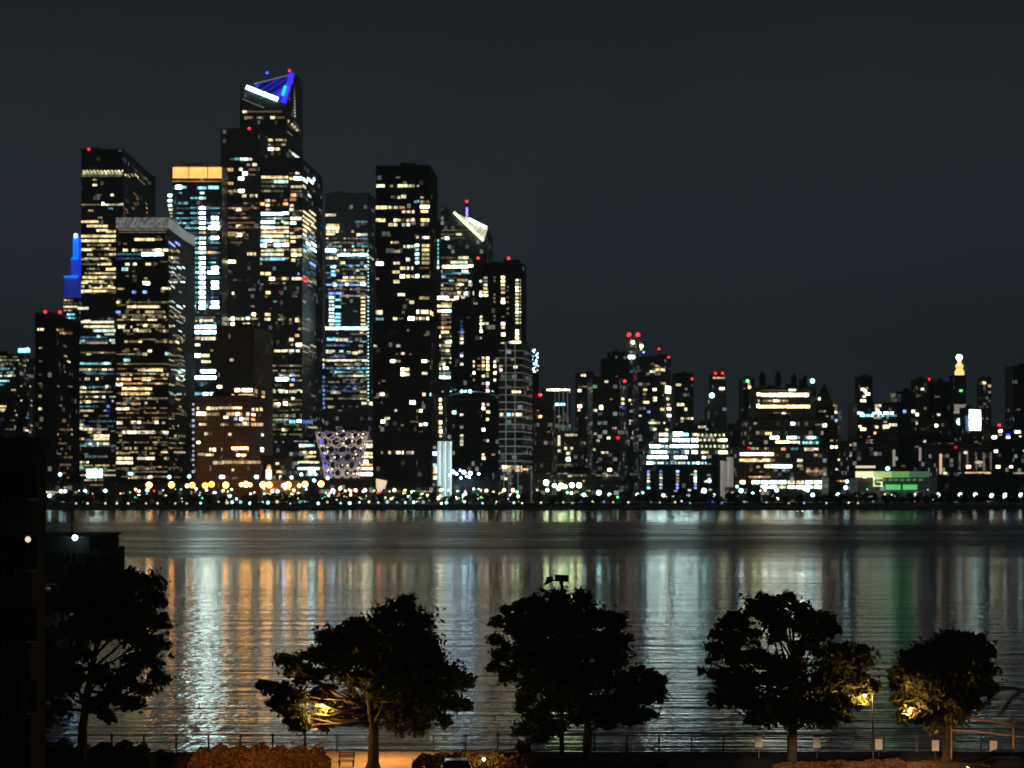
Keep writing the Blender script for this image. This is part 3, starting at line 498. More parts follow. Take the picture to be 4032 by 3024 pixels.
t = "907:1740-1830:w1:6 923:1735-1828:w1:7 923:1778-1822:w2b:11 923:1796-1812:w3:12 938:1736-1752:w2:9 938:1753-1768:W4:15 938:1770-1830:w1:6 1015:1738-1800:o1:10 1015:1804-1846:w3:14 1033:1775-1842:g3:13 1050:1742-1805:w4:15 1050:1805-1846:W4:15 1047:1846-1870:w4:12 1068:1818-1843:w3:13 1068:1736:w2:12 1078:1738-1800:c1 1090:1740-1755:b3:12 1078:1810:w2 1103:1800-1843:o2:13 1095:1738-1800:w1:4 1115:1738-1815:w1:4 1110:1845-1856:W3:14 1120:1795-1816:y3:13 1122:1845-1858:y3:13 1122:1862-1872:y2:10 1123:1736-1746:w2:10 1133:1738-1815:w1:4 1138:1736-1775:w2d13:8 1150:1738-1800:w1:4 1153:1800-1813:y3:15 1155:1828-1842:W4:16 1156:1750-1800:g2b 1173:1738-1766:w4:17 1173:1790-1805:w4:16 1170:1816-1830:p3:14 1182:1738-1780:w1:5 1205:1738-1778:y3:13 1225:1738-1778:W4:14 1250:1738-1778:y1 1268:1738-1778:y1 1290:1738-1776:o2:12 1290:1738-1748:p3:13 1308:1738-1750:y3:14 1308:1754-1768:y3:14 1325:1738-1775:y2b:10 1345:1753-1778:W4:16 1360:1738-1775:y3b:14 1381:1755-1770:w3:13 1381:1738-1752:w2 1395:1740-1775:w1b 1433:1740-1772:w3b:18 1450:1745-1765:w4:12 1470:1738-1774:c2:10 1486:1738-1774:W4:14"
B.rows(t).floors(1738, 1850, 1060, 1240, 'wcgy', (1, 2), 15).floors(1738, 1776, 1240, 1500, 'yw', (1, 2), 17).fill(1740, 1930, 1200, 1600, .06).beacon(1838, 793).beacon(1883, 1017); B.cur = B.blocks[0]
t = ""
for y in range(948, 1030, 16): t += " %d:1704-1728:c3:12" % y
B.rows(t + " 1037:1704-1728:W3:11 1053:1704-1728:w4:13 1072:1704-1720:g2:10 1088:1704-1720:c2 1120:1704-1712:p2 1135:1704-1720:p2b:12 1173:1704-1735:w4:17 1205:1706-1735:w3:13 1225:1720-1736:w3:13 1290:1712-1735:o2:12 1325:1708-1735:y4:14 1360:1708-1735:w3:13 1380:1708-1735:w1 1432:1708-1735:w2:14 1452:1710-1735:w3:14 1470:1708-1735:g2:8 1485:1715-1735:W4:14").fill(1704, 1735, 1240, 1560, .15).done()
B = Bld('office_block', 'narrow stack of bright amber floors at the right foot of the black apartment tower', short='narrow amber-floored block', px=1725, Y=1640)
B.block([(1704, 1640), (1745, 1640)], 1560, mat='slate', depth=20)
B.rows("1574:1708-1740:w4:15 1592:1708-1740:y3:12 1607:1707-1742:w4:14 1625:1706-1742:y3b:14 1663:1712-1740:w4:17 1682:1708-1740:y3:14 1699:1708-1742:w4:17 1717:1708-1740:y3:13").done()

# --- dark apartment pair
B = Bld('apartment_tower', 'plain black slab with one dotted bluish window column, left of the ladder-windowed tower', short='plain black slab', px=1825, Y=1640)
B.block([(1780, 1640), (1862, 1640)], 1190, mat='black', depth=30)
t = "1155:1845:w1"
for y, c in ((1265, 'b1'), (1283, 'b1'), (1298, 'b2'), (1308, 'b3'), (1322, 'y2'), (1334, 'y3'), (1350, 'w3'), (1393, 'b2'), (1401, 'w3'), (1433, 'w3'), (1680, 'w1'), (1633, 'p3'), (1683, 'w2'), (1715, 'w3'), (1728, 'c2'), (1738, 'w3'), (1750, 'w3')): t += " %d:1812-1824:%s:12" % (y, c)
B.rows(t + " 1308:1804-1830:b2:7 1617:1762-1775:y2 1624:1782-1796:W4:16").fill(1782, 1860, 1250, 1800, .03, 'ypo', (1, 1)).done()
B = Bld('apartment_tower', 'dark apartment tower with a ladder of paired lit windows down its right side', short='ladder-windowed apartment tower', px=1970, Y=1620)
B.block([(1862, 1620), (2052, 1620), (2072, 1650)], 1040, mat='black')
B.block([(1936, 1625), (1985, 1625)], 1038, 1042, name='roof_house', mat='black', cap=False, depth=15)
B.block([(1982, 1624), (2048, 1624)], 1022, 1040, name='roof_house', mat='black', cap=False, depth=18)
B.cur = B.blocks[0]; t = "1155:1848-1866:W3:20"
for k, y in enumerate(range(1094, 1170, 14)): t += " %d:1904-1918:%s:11" % (y, ('y2', 'b2', 'g3', 'y3', 'w3', 'g3')[k % 6])
t += " 1107:1888-1898:y3:12 1150:1888-1898:w3:14 1163:1888-1900:w4:13 1150:1900-1922:p2:12 1163:1902-1922:w3:12 1195:1866-1880:w2"
for k, y in enumerate(range(1092, 1158, 15)): t += " %d:1973-1988:%s:12" % (y, ('o4', 'y4', 'y3', 'w2', 'o3')[k])
t += " 1178:1974-1987:w3:14 1190:1974-1988:y4:15 1275:1974-1988:w4:15 1290:1974-1988:y3:12 1317:1974-1989:y4:17 1352:1973-1986:g3:10 1370:1973-1986:y1:12 1384:1973-1986:y1:12 1247:1974-1986:p1"
for k, y in enumerate(range(1103, 1280, 14)): t += " %d:2030-2042:%s:10 %d:2046-2058:%s:9" % (y, R.choice(('g3', 'w3', 'W4', 'w4')), y, R.choice(('y2', 'o2', 'y3', 'w2')))
for k, y in enumerate((1302, 1316, 1331)): t += " %d:2030-2042:w4:12 %d:2046-2056:y1:9" % (y, y)
t += " 1348:2004-2014:W3:12 1348:2015-2058:w4:13 1368:2018:w2:8"
for y in (1092, 1106, 1160, 1174, 1188, 1245, 1260): t += " %d:1943-1952:p1:9" % y
for y in (1130, 1145, 1170, 1190, 1215, 1235): t += " %d:1995-2003:w1:9" % y
t += " 1248:1890-1898:g3:12 1262:1890-1898:y3:12 1276:1890-1898:W4:12 1274:1902-1924:w3:12 1290:1890-1898:w3:12 1304:1890-1899:w4:14 1331:1890-1898:w2:12 1290:1918:y1"
for k, y in enumerate((1410, 1425, 1440, 1454, 1481, 1510)): t += " %d:1898-1908:%s:12 %d:1914-1926:%s:13" % (y, ('w3', 'y3', 'o4', 'y2', 'w4', 'w2')[k], y, ('w4', 'w3', 'y4', 'o4', 'y2', 'w4')[k])
t += " 1424:1862-1870:w3:12 1441:1862-1870:w3:12 1468:1862-1871:w4:14 1496:1862-1870:y2:13 1424:1944-1953:w3:14 1442:1944-1953:w4:15 1468:1944-1954:w4:14 1496:1944-1953:w3:14 1412:1886:w1 1440:1886:o2 1454:1886:o2 1430:1970-1982:p2:12 1458:1970-1982:p3:14 1470:1914-1924:p2:10 1523:1914-1924:p3:10 1538:1914-1926:p4:14 1592:1898-1908:w3:14 1593:1916-1926:p3:12 1608:1898-1909:w4:14 1622:1914-1929:y3:16 1651:1914-1925:g3:14 1623:1885-1892:r1 1692:1898-1910:w4:16 1735:1914-1925:p3:14 1790:1898-1908:y3:12 1804:1898-1910:y4:14 1790:1943:o2"
B.rows(t).fill(1864, 2050, 1600, 1850, .03, 'ypo', (1, 1)).beacon(2003, 1017).done()

# terrace with cyan lamps in front
B = Bld('terrace_pavilion', 'low curved terrace roof with cyan-white lamps in front of the dark apartment pair', 'pavilion', short='cyan-lit terrace', px=1850, Y=1590)
B.block([(1770, 1590), (1952, 1592)], 1566, 1574, mat='black', name='terrace_deck', depth=9, cap=False)
mb = MB(); pts = [W(1765 + k * 19, 1560 - 16 * math.sin(math.pi * k / 10) - (6 if k == 4 else 0), 1586) for k in range(11)]
for a, b_ in zip(pts, pts[1:]): mb.hexa([a, b_, b_ + Vector((0, 9, 0)), a + Vector((0, 9, 0))], [p + Vector((0, 0, 1)) for p in (a, b_, b_ + Vector((0, 9, 0)), a + Vector((0, 9, 0)))])
B.part('roof', mb, M['concrete'])
for q, l, s in ((1818, 1.0, 9), (1833, .8, 7), (1851, 1.2, 10), (1775, .5, 3), (1940, .5, 3)):
    mb = MB(); mb.ball(W(q, 1541, 1583), l, 8, 5); B.part('terrace_lamp', mb, glow('c', s, 'terrace'))
B.done()

# --- glass grid building
B = Bld('apartment_building', 'glass building with a pale lit grid of floor slabs and two vertical mullion lines', short='grid-fronted glass building', px=2030, Y=1580)
B.block([(1964, 1580), (2058, 1580), (2097, 1635)], 1352, mat='slate', cap=False)
gl = glow((.75, .78, .72), .16, 'slab_edge'); gl2 = glow((.75, .78, .72), .10, 'mullion');  # faint glow stands in for light falling on slabs, mullions and columns
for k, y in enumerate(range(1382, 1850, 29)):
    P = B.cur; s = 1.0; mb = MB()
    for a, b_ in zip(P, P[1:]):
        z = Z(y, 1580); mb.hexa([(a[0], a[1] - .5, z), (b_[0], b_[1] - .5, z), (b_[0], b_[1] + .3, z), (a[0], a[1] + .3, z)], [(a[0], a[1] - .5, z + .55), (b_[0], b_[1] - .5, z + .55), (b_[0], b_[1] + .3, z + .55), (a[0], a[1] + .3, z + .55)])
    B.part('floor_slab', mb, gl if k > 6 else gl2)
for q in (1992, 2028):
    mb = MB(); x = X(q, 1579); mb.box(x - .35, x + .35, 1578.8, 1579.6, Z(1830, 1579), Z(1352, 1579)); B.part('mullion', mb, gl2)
B.rows("1348:1975-2055:w1:5 1416:2018:w2 1418:1990:p1 1444:2022-2037:w3:15 1440:1972:p2:12 1457:1972:p3:13 1543:2016-2052:w3:12 1632:1968-1982:w3:16 1632:1996-2010:c4:16 1632:2013-2024:w2:14 1632:2030-2055:w3:16 1840:1978-2055:w3b:18 1852:1978-2055:y3b:14 1848:2058-2078:o3:8")
B.block([(1940, 1576), (2094, 1576)], 1862, mat='slate', name='podium', depth=3, cap=False)
B.rows("1877:1955-1975:p2b:14 1885:1985-1998:w3:12 1900:1940-1952:w2:12 1903:2000-2030:p2b:12 1876:1990-2020:w1b:14")
mb = MB()
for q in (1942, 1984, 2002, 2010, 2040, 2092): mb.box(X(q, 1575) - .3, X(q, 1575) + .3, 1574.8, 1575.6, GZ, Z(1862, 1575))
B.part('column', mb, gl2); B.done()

B = Bld('construction_hoist', 'vertical mast of white work lights right of the grid-fronted glass building', 'hoist', short='lit hoist mast', px=2108, Y=1700)
mb = MB()
for dx in (-1.6, 1.6):
    for dy in (0, 3): mb.tube([(X(2108, 1700) + dx, 1700 + dy, GZ), (X(2108, 1700) + dx, 1700 + dy, Z(1366, 1700))], .22, 5)
z = GZ
while z < Z(1370, 1700): mb.tube([(X(2108, 1700) - 1.6, 1700, z), (X(2108, 1700) + 1.6, 1700, z + 3)], .14, 4); z += 3
B.part('lattice_mast', mb, M['metal'])
for k in range(22):
    mb = MB(); mb.ball(W(2096 + R.random() * 24, 1378 + k * 4.2, 1698), R.choice((.4, .6, .8)), 6, 4); B.part('work_light', mb, glow(R.choice('WWcw'), R.choice((2, 5, 8)), 'work'))
B.beacon(2098, 1379)
B = Bld('apartment_block', 'black block below the lit hoist mast', short='black hoist block', px=2110, Y=1690)
B.block([(2094, 1690), (2122, 1690)], 1468, mat='black', depth=20, cap=False).fill(2096, 2120, 1480, 1900, .04).done()
B = Bld('brick_building', 'dark brown block with a red lamp, just right of the hoist', short='dark brown block', px=2150, Y=1660)
B.block([(2112, 1660), (2172, 1660), (2184, 1680)], 1548, mat='tan').rows("1555:2127:p3:11 1640:2127:o4:13 1617:2118:o1 1700:2160:o1").beacon(2126, 1556).done()
B = Bld('office_building', 'office block with thin pale columns hanging below a bright yellow-white roof line', short='pale-columned block', px=2190, Y=1850)
B.block([(2132, 1850), (2246, 1850)], 1530, mat='slate', depth=25, cap=False)
B.rows("1535:2132-2246:w4:9 1592:2175-2225:c3b:13 1630:2195-2240:y1b 1640:2200:y2 1655:2200-2240:w1b:14 1680:2195-2250:w1b:14 1690:2195-2250:c1b:14")
for q in range(2150, 2246, 17):
    mb = MB(); x = X(q, 1849); mb.box(x - .4, x + .4, 1848.8, 1849.6, Z(1700, 1849), Z(1540, 1849)); B.part('column', mb, gl2)
B.done()
B = Bld('house', 'small block with a glowing cream roof wall below the pale-columned block', short='cream-walled block', px=2240, Y=1720)
B.block([(2195, 1720), (2222, 1720), (2272, 1722), (2300, 1735)], 1722, mat='tan', depth=20)
B.rows("1713:2220-2272:w2:12 1735:2196-2206:w3:40 1775:2196-2206:w3:14 1745:2228-2245:p2b:12 1765:2222-2232:g3:12 1765:2246-2256:w3:12 1785:2230-2243:w3:14 1808:2229-2244:W4:20 1830:2195-2290:o1b:9").fill(2200, 2300, 1740, 1920, .08, 'ygw', (1, 1, 2)).done()

# --- mid distance towers
def mid(name, label, short, Y, pts, ytop, mat, rows, fill=.05, beac=(), cap=True, cols='ywwoc', extra=None):
    B = Bld(name, label, short=short, px=pts[0][0], Y=Y); B.block(pts, ytop, mat=mat, cap=cap)
    if extra: extra(B)
    B.cur = B.blocks[0]; B.rows(rows)
    if fill: B.fill(pts[0][0] + 2, pts[-1][0] - 2, ytop + 25, 1900, fill * .5, cols, (1, 1, 1, 2, 3))
    for b_ in beac: B.beacon(b_[0], b_[1], r=1.1)
    return B.done()
mid('apartment_tower', 'grey-topped apartment block with a white rooftop lamp, left of the black stepped tower', 'grey-topped block', 2300, [(2275, 2300), (2347, 2300)], 1470, 'grey', "1478:2288-2307:w3:12 1522:2278-2320:y1b 1538:2272-2288:y4:13 1600:2272-2290:p4:14 1615:2250-2290:w3b:13 1628:2245-2270:c2b 1645:2310:g2", .1, ((2336, 1500),))
mid('apartment_tower', 'tall dark glass tower with faint grid lines and few windows, second rank behind the park', 'faint-grid tower', 1750, [(2333, 1750), (2440, 1750), (2470, 1780)], 1490, 'slate', "1502:2381-2394:w3:12 1521:2336-2350:G2:11 1530:2405-2425:w2b:12 1604:2360-2374:g4:22 1616:2338-2350:w3:12 1570:2446-2456:y3:13 1588:2446-2456:y3:12 1602:2440-2448:b2 1606:2450-2460:B2:14 1668:2354-2364:p2:12 1708:2338-2350:w2:13 1724:2390-2420:w3b:14 1724:2426-2441:r3:14 1697:2420-2428:r1 1735:2355:y2:12 1770:2335-2345:g2:12 1782:2368-2380:y3:12 1782:2385-2395:w2:12 1810:2320:w1 1824:2405:r1 1850:2393-2408:w4:15 1868:2378-2400:w2b:12 1893:2355-2445:c2d14:8", .05, ((2460, 1501),))
B = Bld('apartment_tower', 'black stepped tower in the middle distance, left of the crane-topped tower', short='black stepped tower', px=2420, Y=2250)
B.block([(2376, 2250), (2405, 2250), (2474, 2252)], 1415, mat='black'); B.block([(2402, 2251), (2472, 2251)], 1388, 1415, name='upper_block', mat='black'); B.cur = B.blocks[0]
B.fill(2378, 2470, 1450, 1700, .05).done()
B = Bld('construction_tower', 'unfinished tower under cranes with white work lights and two red lamps on top', short='crane-topped tower', px=2495, Y=2400)
B.block([(2462, 2400), (2545, 2400)], 1420, mat='slate', cap=False); B.block([(2466, 2402), (2520, 2402)], 1345, 1420, name='open_floors', mat='slate', cap=False)
mb = MB()
for q in (2466, 2484, 2502, 2519):
    x = X(q, 2400); mb.box(x - .5, x + .5, 2399, 2400, Z(1430, 2400), Z(1322, 2400))
for y in (1345, 1365, 1385, 1405): mb.box(X(2464, 2400), X(2521, 2400), 2398.6, 2400.4, Z(y, 2400), Z(y, 2400) + .7)
B.part('steel_frame', mb, M['concrete'])
mb = MB(); mb.tube([W(2477, 1345, 2398), W(2477, 1320, 2398), W(2545, 1395, 2398)], .5, 5); mb.tube([W(2512, 1345, 2398), W(2512, 1320, 2398)], .5, 5); B.part('crane', mb, M['metal'])
B.cur = B.blocks[0]; B.beacon(2477, 1318, r=2.2).beacon(2512, 1318, r=2.2).beacon(2525, 1375, c='o').beacon(2535, 1386, c='b', r=1.2)
for q, y, c in ((2492, 1348, 'w'), (2493, 1406, 'W'), (2480, 1406, 'w'), (2526, 1363, 'w')):
    mb = MB(); mb.ball(W(q, y, 2397), 2.0, 8, 5); B.part('work_light', mb, glow(c, 8, 'work'))
B.rows("1430:2490:w1 1500:2495:w1 1575:2475-2485:w3:12 1590:2530:y1 1635:2520-2528:w3:12 1657:2484:p2:12 1705:2490-2502:p3:18 1648:2520-2530:w2:10").fill(2464, 2540, 1440, 1820, .04).done()
mid('apartment_tower', 'tall dark tower with a yellow-lit top floor and a red right corner lamp', 'yellow-floored dark tower', 2300, [(2515, 2300), (2600, 2300), (2642, 2340)], 1408, 'slate', "1441:2578-2590:w2:10 1455:2580-2618:y3:13 1463:2558-2580:w3:12 1508:2602-2620:y2:12 1533:2620-2640:w4:28 1534:2533-2547:y3:13 1552:2533-2545:y2:12 1534:2572-2585:w4:12 1576:2572-2586:w3:12 1584:2532-2556:y3:12 1570:2625-2634:w3:14 1593:2627-2636:p3:12 1611:2600-2614:y3:13 1609:2627-2640:w4:13 1636:2627-2640:w4:13 1622:2548-2560:b3:12 1655:2570:w2 1665:2553-2618:g3:10 1690:2572-2584:y3:12 1692:2620-2630:w3:12 1637:2520:w3", .08, ((2595, 1374), (2633, 1407)))
mid('apartment_tower', 'dark red-cornered block between the yellow-floored tower and the slim lit-rim tower', 'red-cornered dark block', 2200, [(2658, 2200), (2731, 2200)], 1474, 'dark', "1515:2662-2682:y3:12 1531:2697-2706:y2 1593:2666-2694:w3:15 1590:2703-2725:w2b:16 1612:2695-2705:w3:16 1648:2680-2692:y3:12 1648:2700-2740:y3b:11 1660:2685:y2", .08, ((2725, 1492),))
mid('apartment_tower', 'slim tower with orange-lit rim and two red lamps above the bright office block', 'slim lit-rim tower', 2100, [(2806, 2100), (2857, 2100)], 1478, 'dark', "1488:2808-2855:o3:9 1530:2832-2852:w4:13 1675:2838-2848:p2:12", .02, ((2817, 1470), (2845, 1470)), extra=lambda B: B.block([(2788, 2098), (2862, 2098)], 1560, name='lower_block', mat='slate', cap=False))
B = Bld('street_light_mast', 'lone round white light standing left of the slim lit-rim tower', 'lamp', px=2803, Y=2080)
mb = MB(); mb.ball(W(2803, 1557, 2080), 2.4); B.part('lamp_globe', mb, glow('W', 8)); mb = MB(); mb.tube([W(2803, 1563, 2080), W(2803, 1890, 2080)], .5, 6); B.part('pole', mb, M['metal'])
B = Bld('rooftop_hall', 'low hall with clustered pale roof lamps above the long bright office block', short='pale-lamped hall', px=2770, Y=1900)
B.block([(2740, 1900), (2800, 1900)], 1672, mat='slate'); B.rows("1681:2750-2795:w3b:12 1690:2765-2790:c2b:10").done()

# --- long bright office block by the water
B = Bld('office_building', 'long low office block with six brilliant rows of white light and dark lower floors', short='long bright office block', px=2700, Y=1560)
B.block([(2545, 1560), (2866, 1560)], 1830, mat='black', depth=45, cap=False, name='lower_floors')
B.block([(2545, 1563), (2782, 1563)], 1790, 1830, mat='slate', depth=40, cap=False, name='middle_floors')
B.block([(2556, 1566), (2866, 1566)], 1744, 1790, mat='slate', depth=38, cap=False, name='upper_floors')
B.block([(2596, 1570), (2866, 1570)], 1702, 1744, mat='slate', depth=34, name='top_floors')
B.cur = B.blocks[0]
t = "1858:2478:p3 1857:2482-2490:w3:18 1870:2502-2510:w3:16 1868:2725:w2"
for q in (2553, 2602, 2668, 2738):
    for k in range(6): t += " %d:%d-%d:%s%d:11" % (1856 + 13 * k, q - 5, q + 5, R.choice('wwbcp'), R.choice((2, 3, 3, 4)))
for k in range(7): t += " %d:%d:%s" % (R.randint(1870, 1935), R.randint(2560, 2850), R.choice(('p2', 'w3', 'c3', 'w2')))
B.rows(t); B.cur = B.blocks[1]; B.rows("1800:2550-2630:W5:13 1802:2633-2655:c3b:13 1801:2656-2778:W5b:13 1823:2548-2570:W5:12 1823:2572-2780:c3d17:12 1823:2590-2612:w3:9 1823:2670-2700:w3:11 1823:2733-2770:W3b:11")
B.cur = B.blocks[2]; B.rows("1757:2558-2602:W5:14 1757:2606-2700:W3d15:13 1757:2640-2750:W5:12 1757:2760-2862:g3d17:13 1780:2566-2625:W5:13 1780:2628-2700:c2b:12 1780:2700-2710:W5:14 1780:2725-2745:W5:14 1781:2760-2790:y3:13 1781:2830-2865:g4:15")
B.cur = B.blocks[3]; B.rows("1711:2596-2630:w4:13 1709:2652-2690:W5:19 1711:2693-2710:c4:14 1711:2727-2745:y3:13 1713:2745-2862:g3d17:13 1733:2598-2628:W5:14 1733:2650-2715:W5:14 1733:2725-2748:W5:15 1733:2755-2835:w3d17:12 1733:2832-2862:w4:13")
B.done()
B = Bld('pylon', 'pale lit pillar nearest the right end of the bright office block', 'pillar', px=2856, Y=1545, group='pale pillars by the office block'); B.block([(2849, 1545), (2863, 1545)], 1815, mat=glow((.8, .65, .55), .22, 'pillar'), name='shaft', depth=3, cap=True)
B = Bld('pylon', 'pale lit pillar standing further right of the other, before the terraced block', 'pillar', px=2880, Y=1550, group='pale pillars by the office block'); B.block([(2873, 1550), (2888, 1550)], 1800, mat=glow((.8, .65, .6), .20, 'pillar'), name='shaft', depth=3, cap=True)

# --- terraced brick block
B = Bld('terraced_building', 'broad stepped brick block with long amber window ribbons and lit arches at its foot', short='terraced brick block', px=3070, Y=1620)
B.block([(2905, 1620), (3262, 1620)], 1760, mat='tan', name='base_block', depth=50)
B.block([(2950, 1630), (3242, 1630)], 1650, 1760, mat='tan', name='middle_block', depth=40)
B.block([(2975, 1640), (3192, 1640)], 1532, 1650, mat='tan', name='top_block', depth=30)
B.cur = B.blocks[2]
B.rows("1537:3000-3100:o1:8 1534:3106-3134:W4:15 1552:2981-2996:w4:17 1555:2996-3186:w4:18 1578:2985-3010:w2b:12 1578:3012-3040:w2:9 1578:3044-3072:y3:13 1578:3078-3104:y2:9 1598:2980-2990:g4:18 1601:2985-3190:y4:14 1627:3078-3094:p3:11 1625:3045-3070:w1"); B.cur = B.blocks[1]
B.rows("1668:2967-2980:p2:12 1668:3114-3130:W4:14 1672:3210-3235:w1 1675:3238-3258:w3:20 1707:3012-3038:y3:14 1723:3032-3068:W4:15 1723:3098-3138:W4:14 1723:3140-3220:c3b:12 1723:3182-3200:W4:13 1743:3055-3110:y4:18 1743:3110-3150:w3:16 1743:3150-3242:c3b:13 1745:2950-2960:w2")
B.cur = B.blocks[0]
B.rows("1762:2944-2956:r3:12 1766:2958-3025:w2b:11 1768:3077-3092:o3:14 1767:3116-3144:c3b:12 1769:3168-3200:w3b:16 1768:3198-3222:p3:11 1788:2915-2964:w4:16 1788:2966-2994:w4:16 1788:2996-3046:w4:17 1792:3060:o1 1792:3205-3236:o2b:12 1812:2912-3036:y3:16 1812:3046:o2 1813:3140-3160:w3:14 1836:3010-3060:w4:15 1836:3052-3120:W4:17 1834:3140-3160:w2:14 1855:3174-3250:o2:13 1857:2990-3010:w1 1878:2948-3035:o2:9 1878:2990-3000:w3:10 1838:2985:p2:12")
t = ""
for k in range(10): t += " 1899:%d-%d:%s:17" % (2926 + k * 35 - (11 if k == 0 else 0), 2955 + k * 35 - (22 if k == 0 else 0), ('w4', 'g4', 'W4', 'W4', 'W4', 'w3', 'w3', 'W4', 'w4', 'w3')[k])
for k in range(7): t += " 1918:%d-%d:%s:14" % (2996 + k * 35, 3024 + k * 35, ('W4', 'W4', 'w3', 'W4', 'W5', 'W4', 'W4')[k])
B.rows(t).fill(2910, 3258, 1770, 1890, .05, 'ypo', (1, 1, 2))
for q, y0, w_ in ((3002, 1462, 13), (3064, 1460, 11), (3127, 1470, 11), (3172, 1476, 13)):
    mb = MB(); c = W(q, 1500, 1650); r = w_ / F * 1650
    mb.tube([c + Vector((0, 0, -4)), c + Vector((0, 0, (1500 - y0) / F * 1650 - 3)), c + Vector((0, 0, (1500 - y0) / F * 1650))], [r, r, .3], 10)
    for dx in (-1, 1): mb.tube([c + Vector((dx * r * .7, 0, -4)), c + Vector((dx * r * .7, 0, -8))], .3, 5)
    B.part('water_tank', mb, M['roof'])
B.cur = B.blocks[2]; B.rows("1545:3190:w1"); 
mb = MB(); mb.ball(W(3199, 1500, 1648), 1.7); B.part('roof_lamp', mb, glow('c', 7)); mb = MB(); mb.box(X(3150, 1655), X(3210, 1655), 1652, 1665, Z(1560, 1655), Z(1492, 1655)); B.part('roof_house', mb, M['dark'])
mb = MB(); p = W(3258, 1878, 1612); mb.box(X(3251, 1612), X(3264, 1612), 1611, 1613, Z(1922, 1612), Z(1882, 1612)); B.part('vertical_sign', mb, glow('b', 1.6, 'sign')); B.done()
B = Bld('spired_block', 'dark block with a pointed roof and dotted right side, behind the terraced block', short='pointed dark block', px=3250, Y=1850)
B.block([(3212, 1850), (3298, 1850), (3312, 1870)], 1600, mat='dark', cap=False)
mb = MB(); a = [(X(3212, 1850), 1850, Z(1600, 1850)), (X(3285, 1850), 1850, Z(1600, 1850)), (X(3285, 1850), 1880, Z(1600, 1850)), (X(3212, 1850), 1880, Z(1600, 1850))]; ap = W(3246, 1508, 1865)
for i in range(4): mb.poly([a[i], a[(i + 1) % 4], ap])
B.part('roof', mb, M['roof']); B.rows("1570:3220-3230:w3:15 1596:3287:o2 1623:3286-3296:y3:12 1656:3288-3299:b3:14 1675:3238-3255:w4:18 1735:3275:y2 1760:3270-3280:y4:14 1760:3287-3297:y4:13 1735:3297:w1").fill(3214, 3310, 1620, 1900, .06).done()
B = Bld('apartment_block', 'thin dark tower with green and orange top lights, left of the terraced block', short='green-tipped thin tower', px=2945, Y=1900)
B.block([(2926, 1900), (2972, 1900)], 1494, mat='dark').rows("1500:2938-2948:G4:14 1513:2945-2953:w2:14 1525:2946-2957:o4:15 1530:2930:p1").fill(2928, 2970, 1560, 1700, .04).done()
B = Bld('apartment_block', 'dark windowless mass filling the gap between bright office block and terraced block', short='dark windowless mass', px=2910, Y=1700)
B.block([(2885, 1700), (2962, 1700)], 1672, mat='black').rows("1668:2967:p1").done()

# --- right hand part
mid('apartment_tower', 'black-topped tower with scattered bright windows, right of the pointed dark block', 'black-topped tower', 2000, [(3387, 2000), (3436, 2000)], 1486, 'black', "1533:3390-3405:y4:13 1528:3408-3418:p2:9 1540:3400-3412:y4:12 1551:3408-3424:w4:13 1561:3396-3410:p3:11 1578:3388-3408:g4:13 1595:3436:w2", .05)
B = Bld('office_building', 'dark block with a ragged cyan-white light band before the black-topped tower', short='ragged cyan-banded block', px=3450, Y=1900)
B.block([(3375, 1900), (3470, 1900), (3532, 1905)], 1590, mat='dark')
B.rows("1597:3445-3475:p3:13 1607:3446-3456:w3:14 1617:3450-3460:w4:14 1626:3376-3390:b4:14 1627:3392-3530:W4b:13 1636:3385-3535:c3b:12 1645:3400-3500:y2b:10 1660:3480-3492:w2:12 1679:3380-3392:w3:12 1681:3445-3458:y3:14 1680:3478-3500:g4:15 1673:3490-3530:w4b:14 1690:3388-3410:y4:14 1705:3440-3450:o3:12 1718:3500-3510:y4:12").fill(3378, 3530, 1720, 1850, .05).done()
mid('apartment_tower', 'flat-topped grey slab with a few white windows, right of the ragged cyan-banded block', 'flat-topped grey slab', 1950, [(3528, 1950), (3606, 1950)], 1546, 'slate', "1620:3555-3568:b3:16 1620:3590-3602:p4:14", .03)
mid('apartment_tower', 'pale-brown tower with a red lamp, left of the black twin slab', 'pale-brown tower', 2300, [(3606, 2300), (3676, 2300)], 1496, 'grey', "1530:3608:w1 1532:3626-3638:w3:13 1555:3620:w1 1560:3672-3685:w2:10 1632:3606-3617:y4:15 1632:3690:w2 1667:3607:w3:12 1632:3660-3668:y1 1678:3660-3672:y4:12", .03, ((3659, 1493),))
mid('apartment_tower', 'jet black slab left of the gold-topped clock tower', 'jet black slab', 2100, [(3680, 2100), (3747, 2100)], 1506, 'black', "1562:3678-3700:w1 1632:3690-3702:w3:12 1676:3682-3693:w4:14", .02)
B = Bld('clock_tower', 'slim tower with a glowing gold cupola, a lit colonnade and a round white clock face', short='gold-topped clock tower', px=3778, Y=2500)
B.block([(3754, 2500), (3804, 2500)], 1478, mat='black', cap=False, depth=15)
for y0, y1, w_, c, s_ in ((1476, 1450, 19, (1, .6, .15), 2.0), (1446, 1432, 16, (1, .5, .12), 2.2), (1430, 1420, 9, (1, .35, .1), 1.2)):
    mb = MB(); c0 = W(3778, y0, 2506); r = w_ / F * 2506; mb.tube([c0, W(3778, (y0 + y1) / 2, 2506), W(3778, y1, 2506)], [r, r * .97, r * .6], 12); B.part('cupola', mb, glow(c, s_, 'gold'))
mb = MB(); mb.ball(W(3777, 1408, 2504), 3.6, 10, 7); B.part('lantern', mb, glow('W', 9)); B.cur = B.blocks[0]
B.rows("1538:3777-3790:G3:12")
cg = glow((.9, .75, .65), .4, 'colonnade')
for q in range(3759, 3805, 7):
    mb = MB(); mb.box(X(q, 2498), X(q + 4, 2498), 2497.4, 2499, Z(1624, 2498), Z(1592, 2498)); B.part('column', mb, cg)
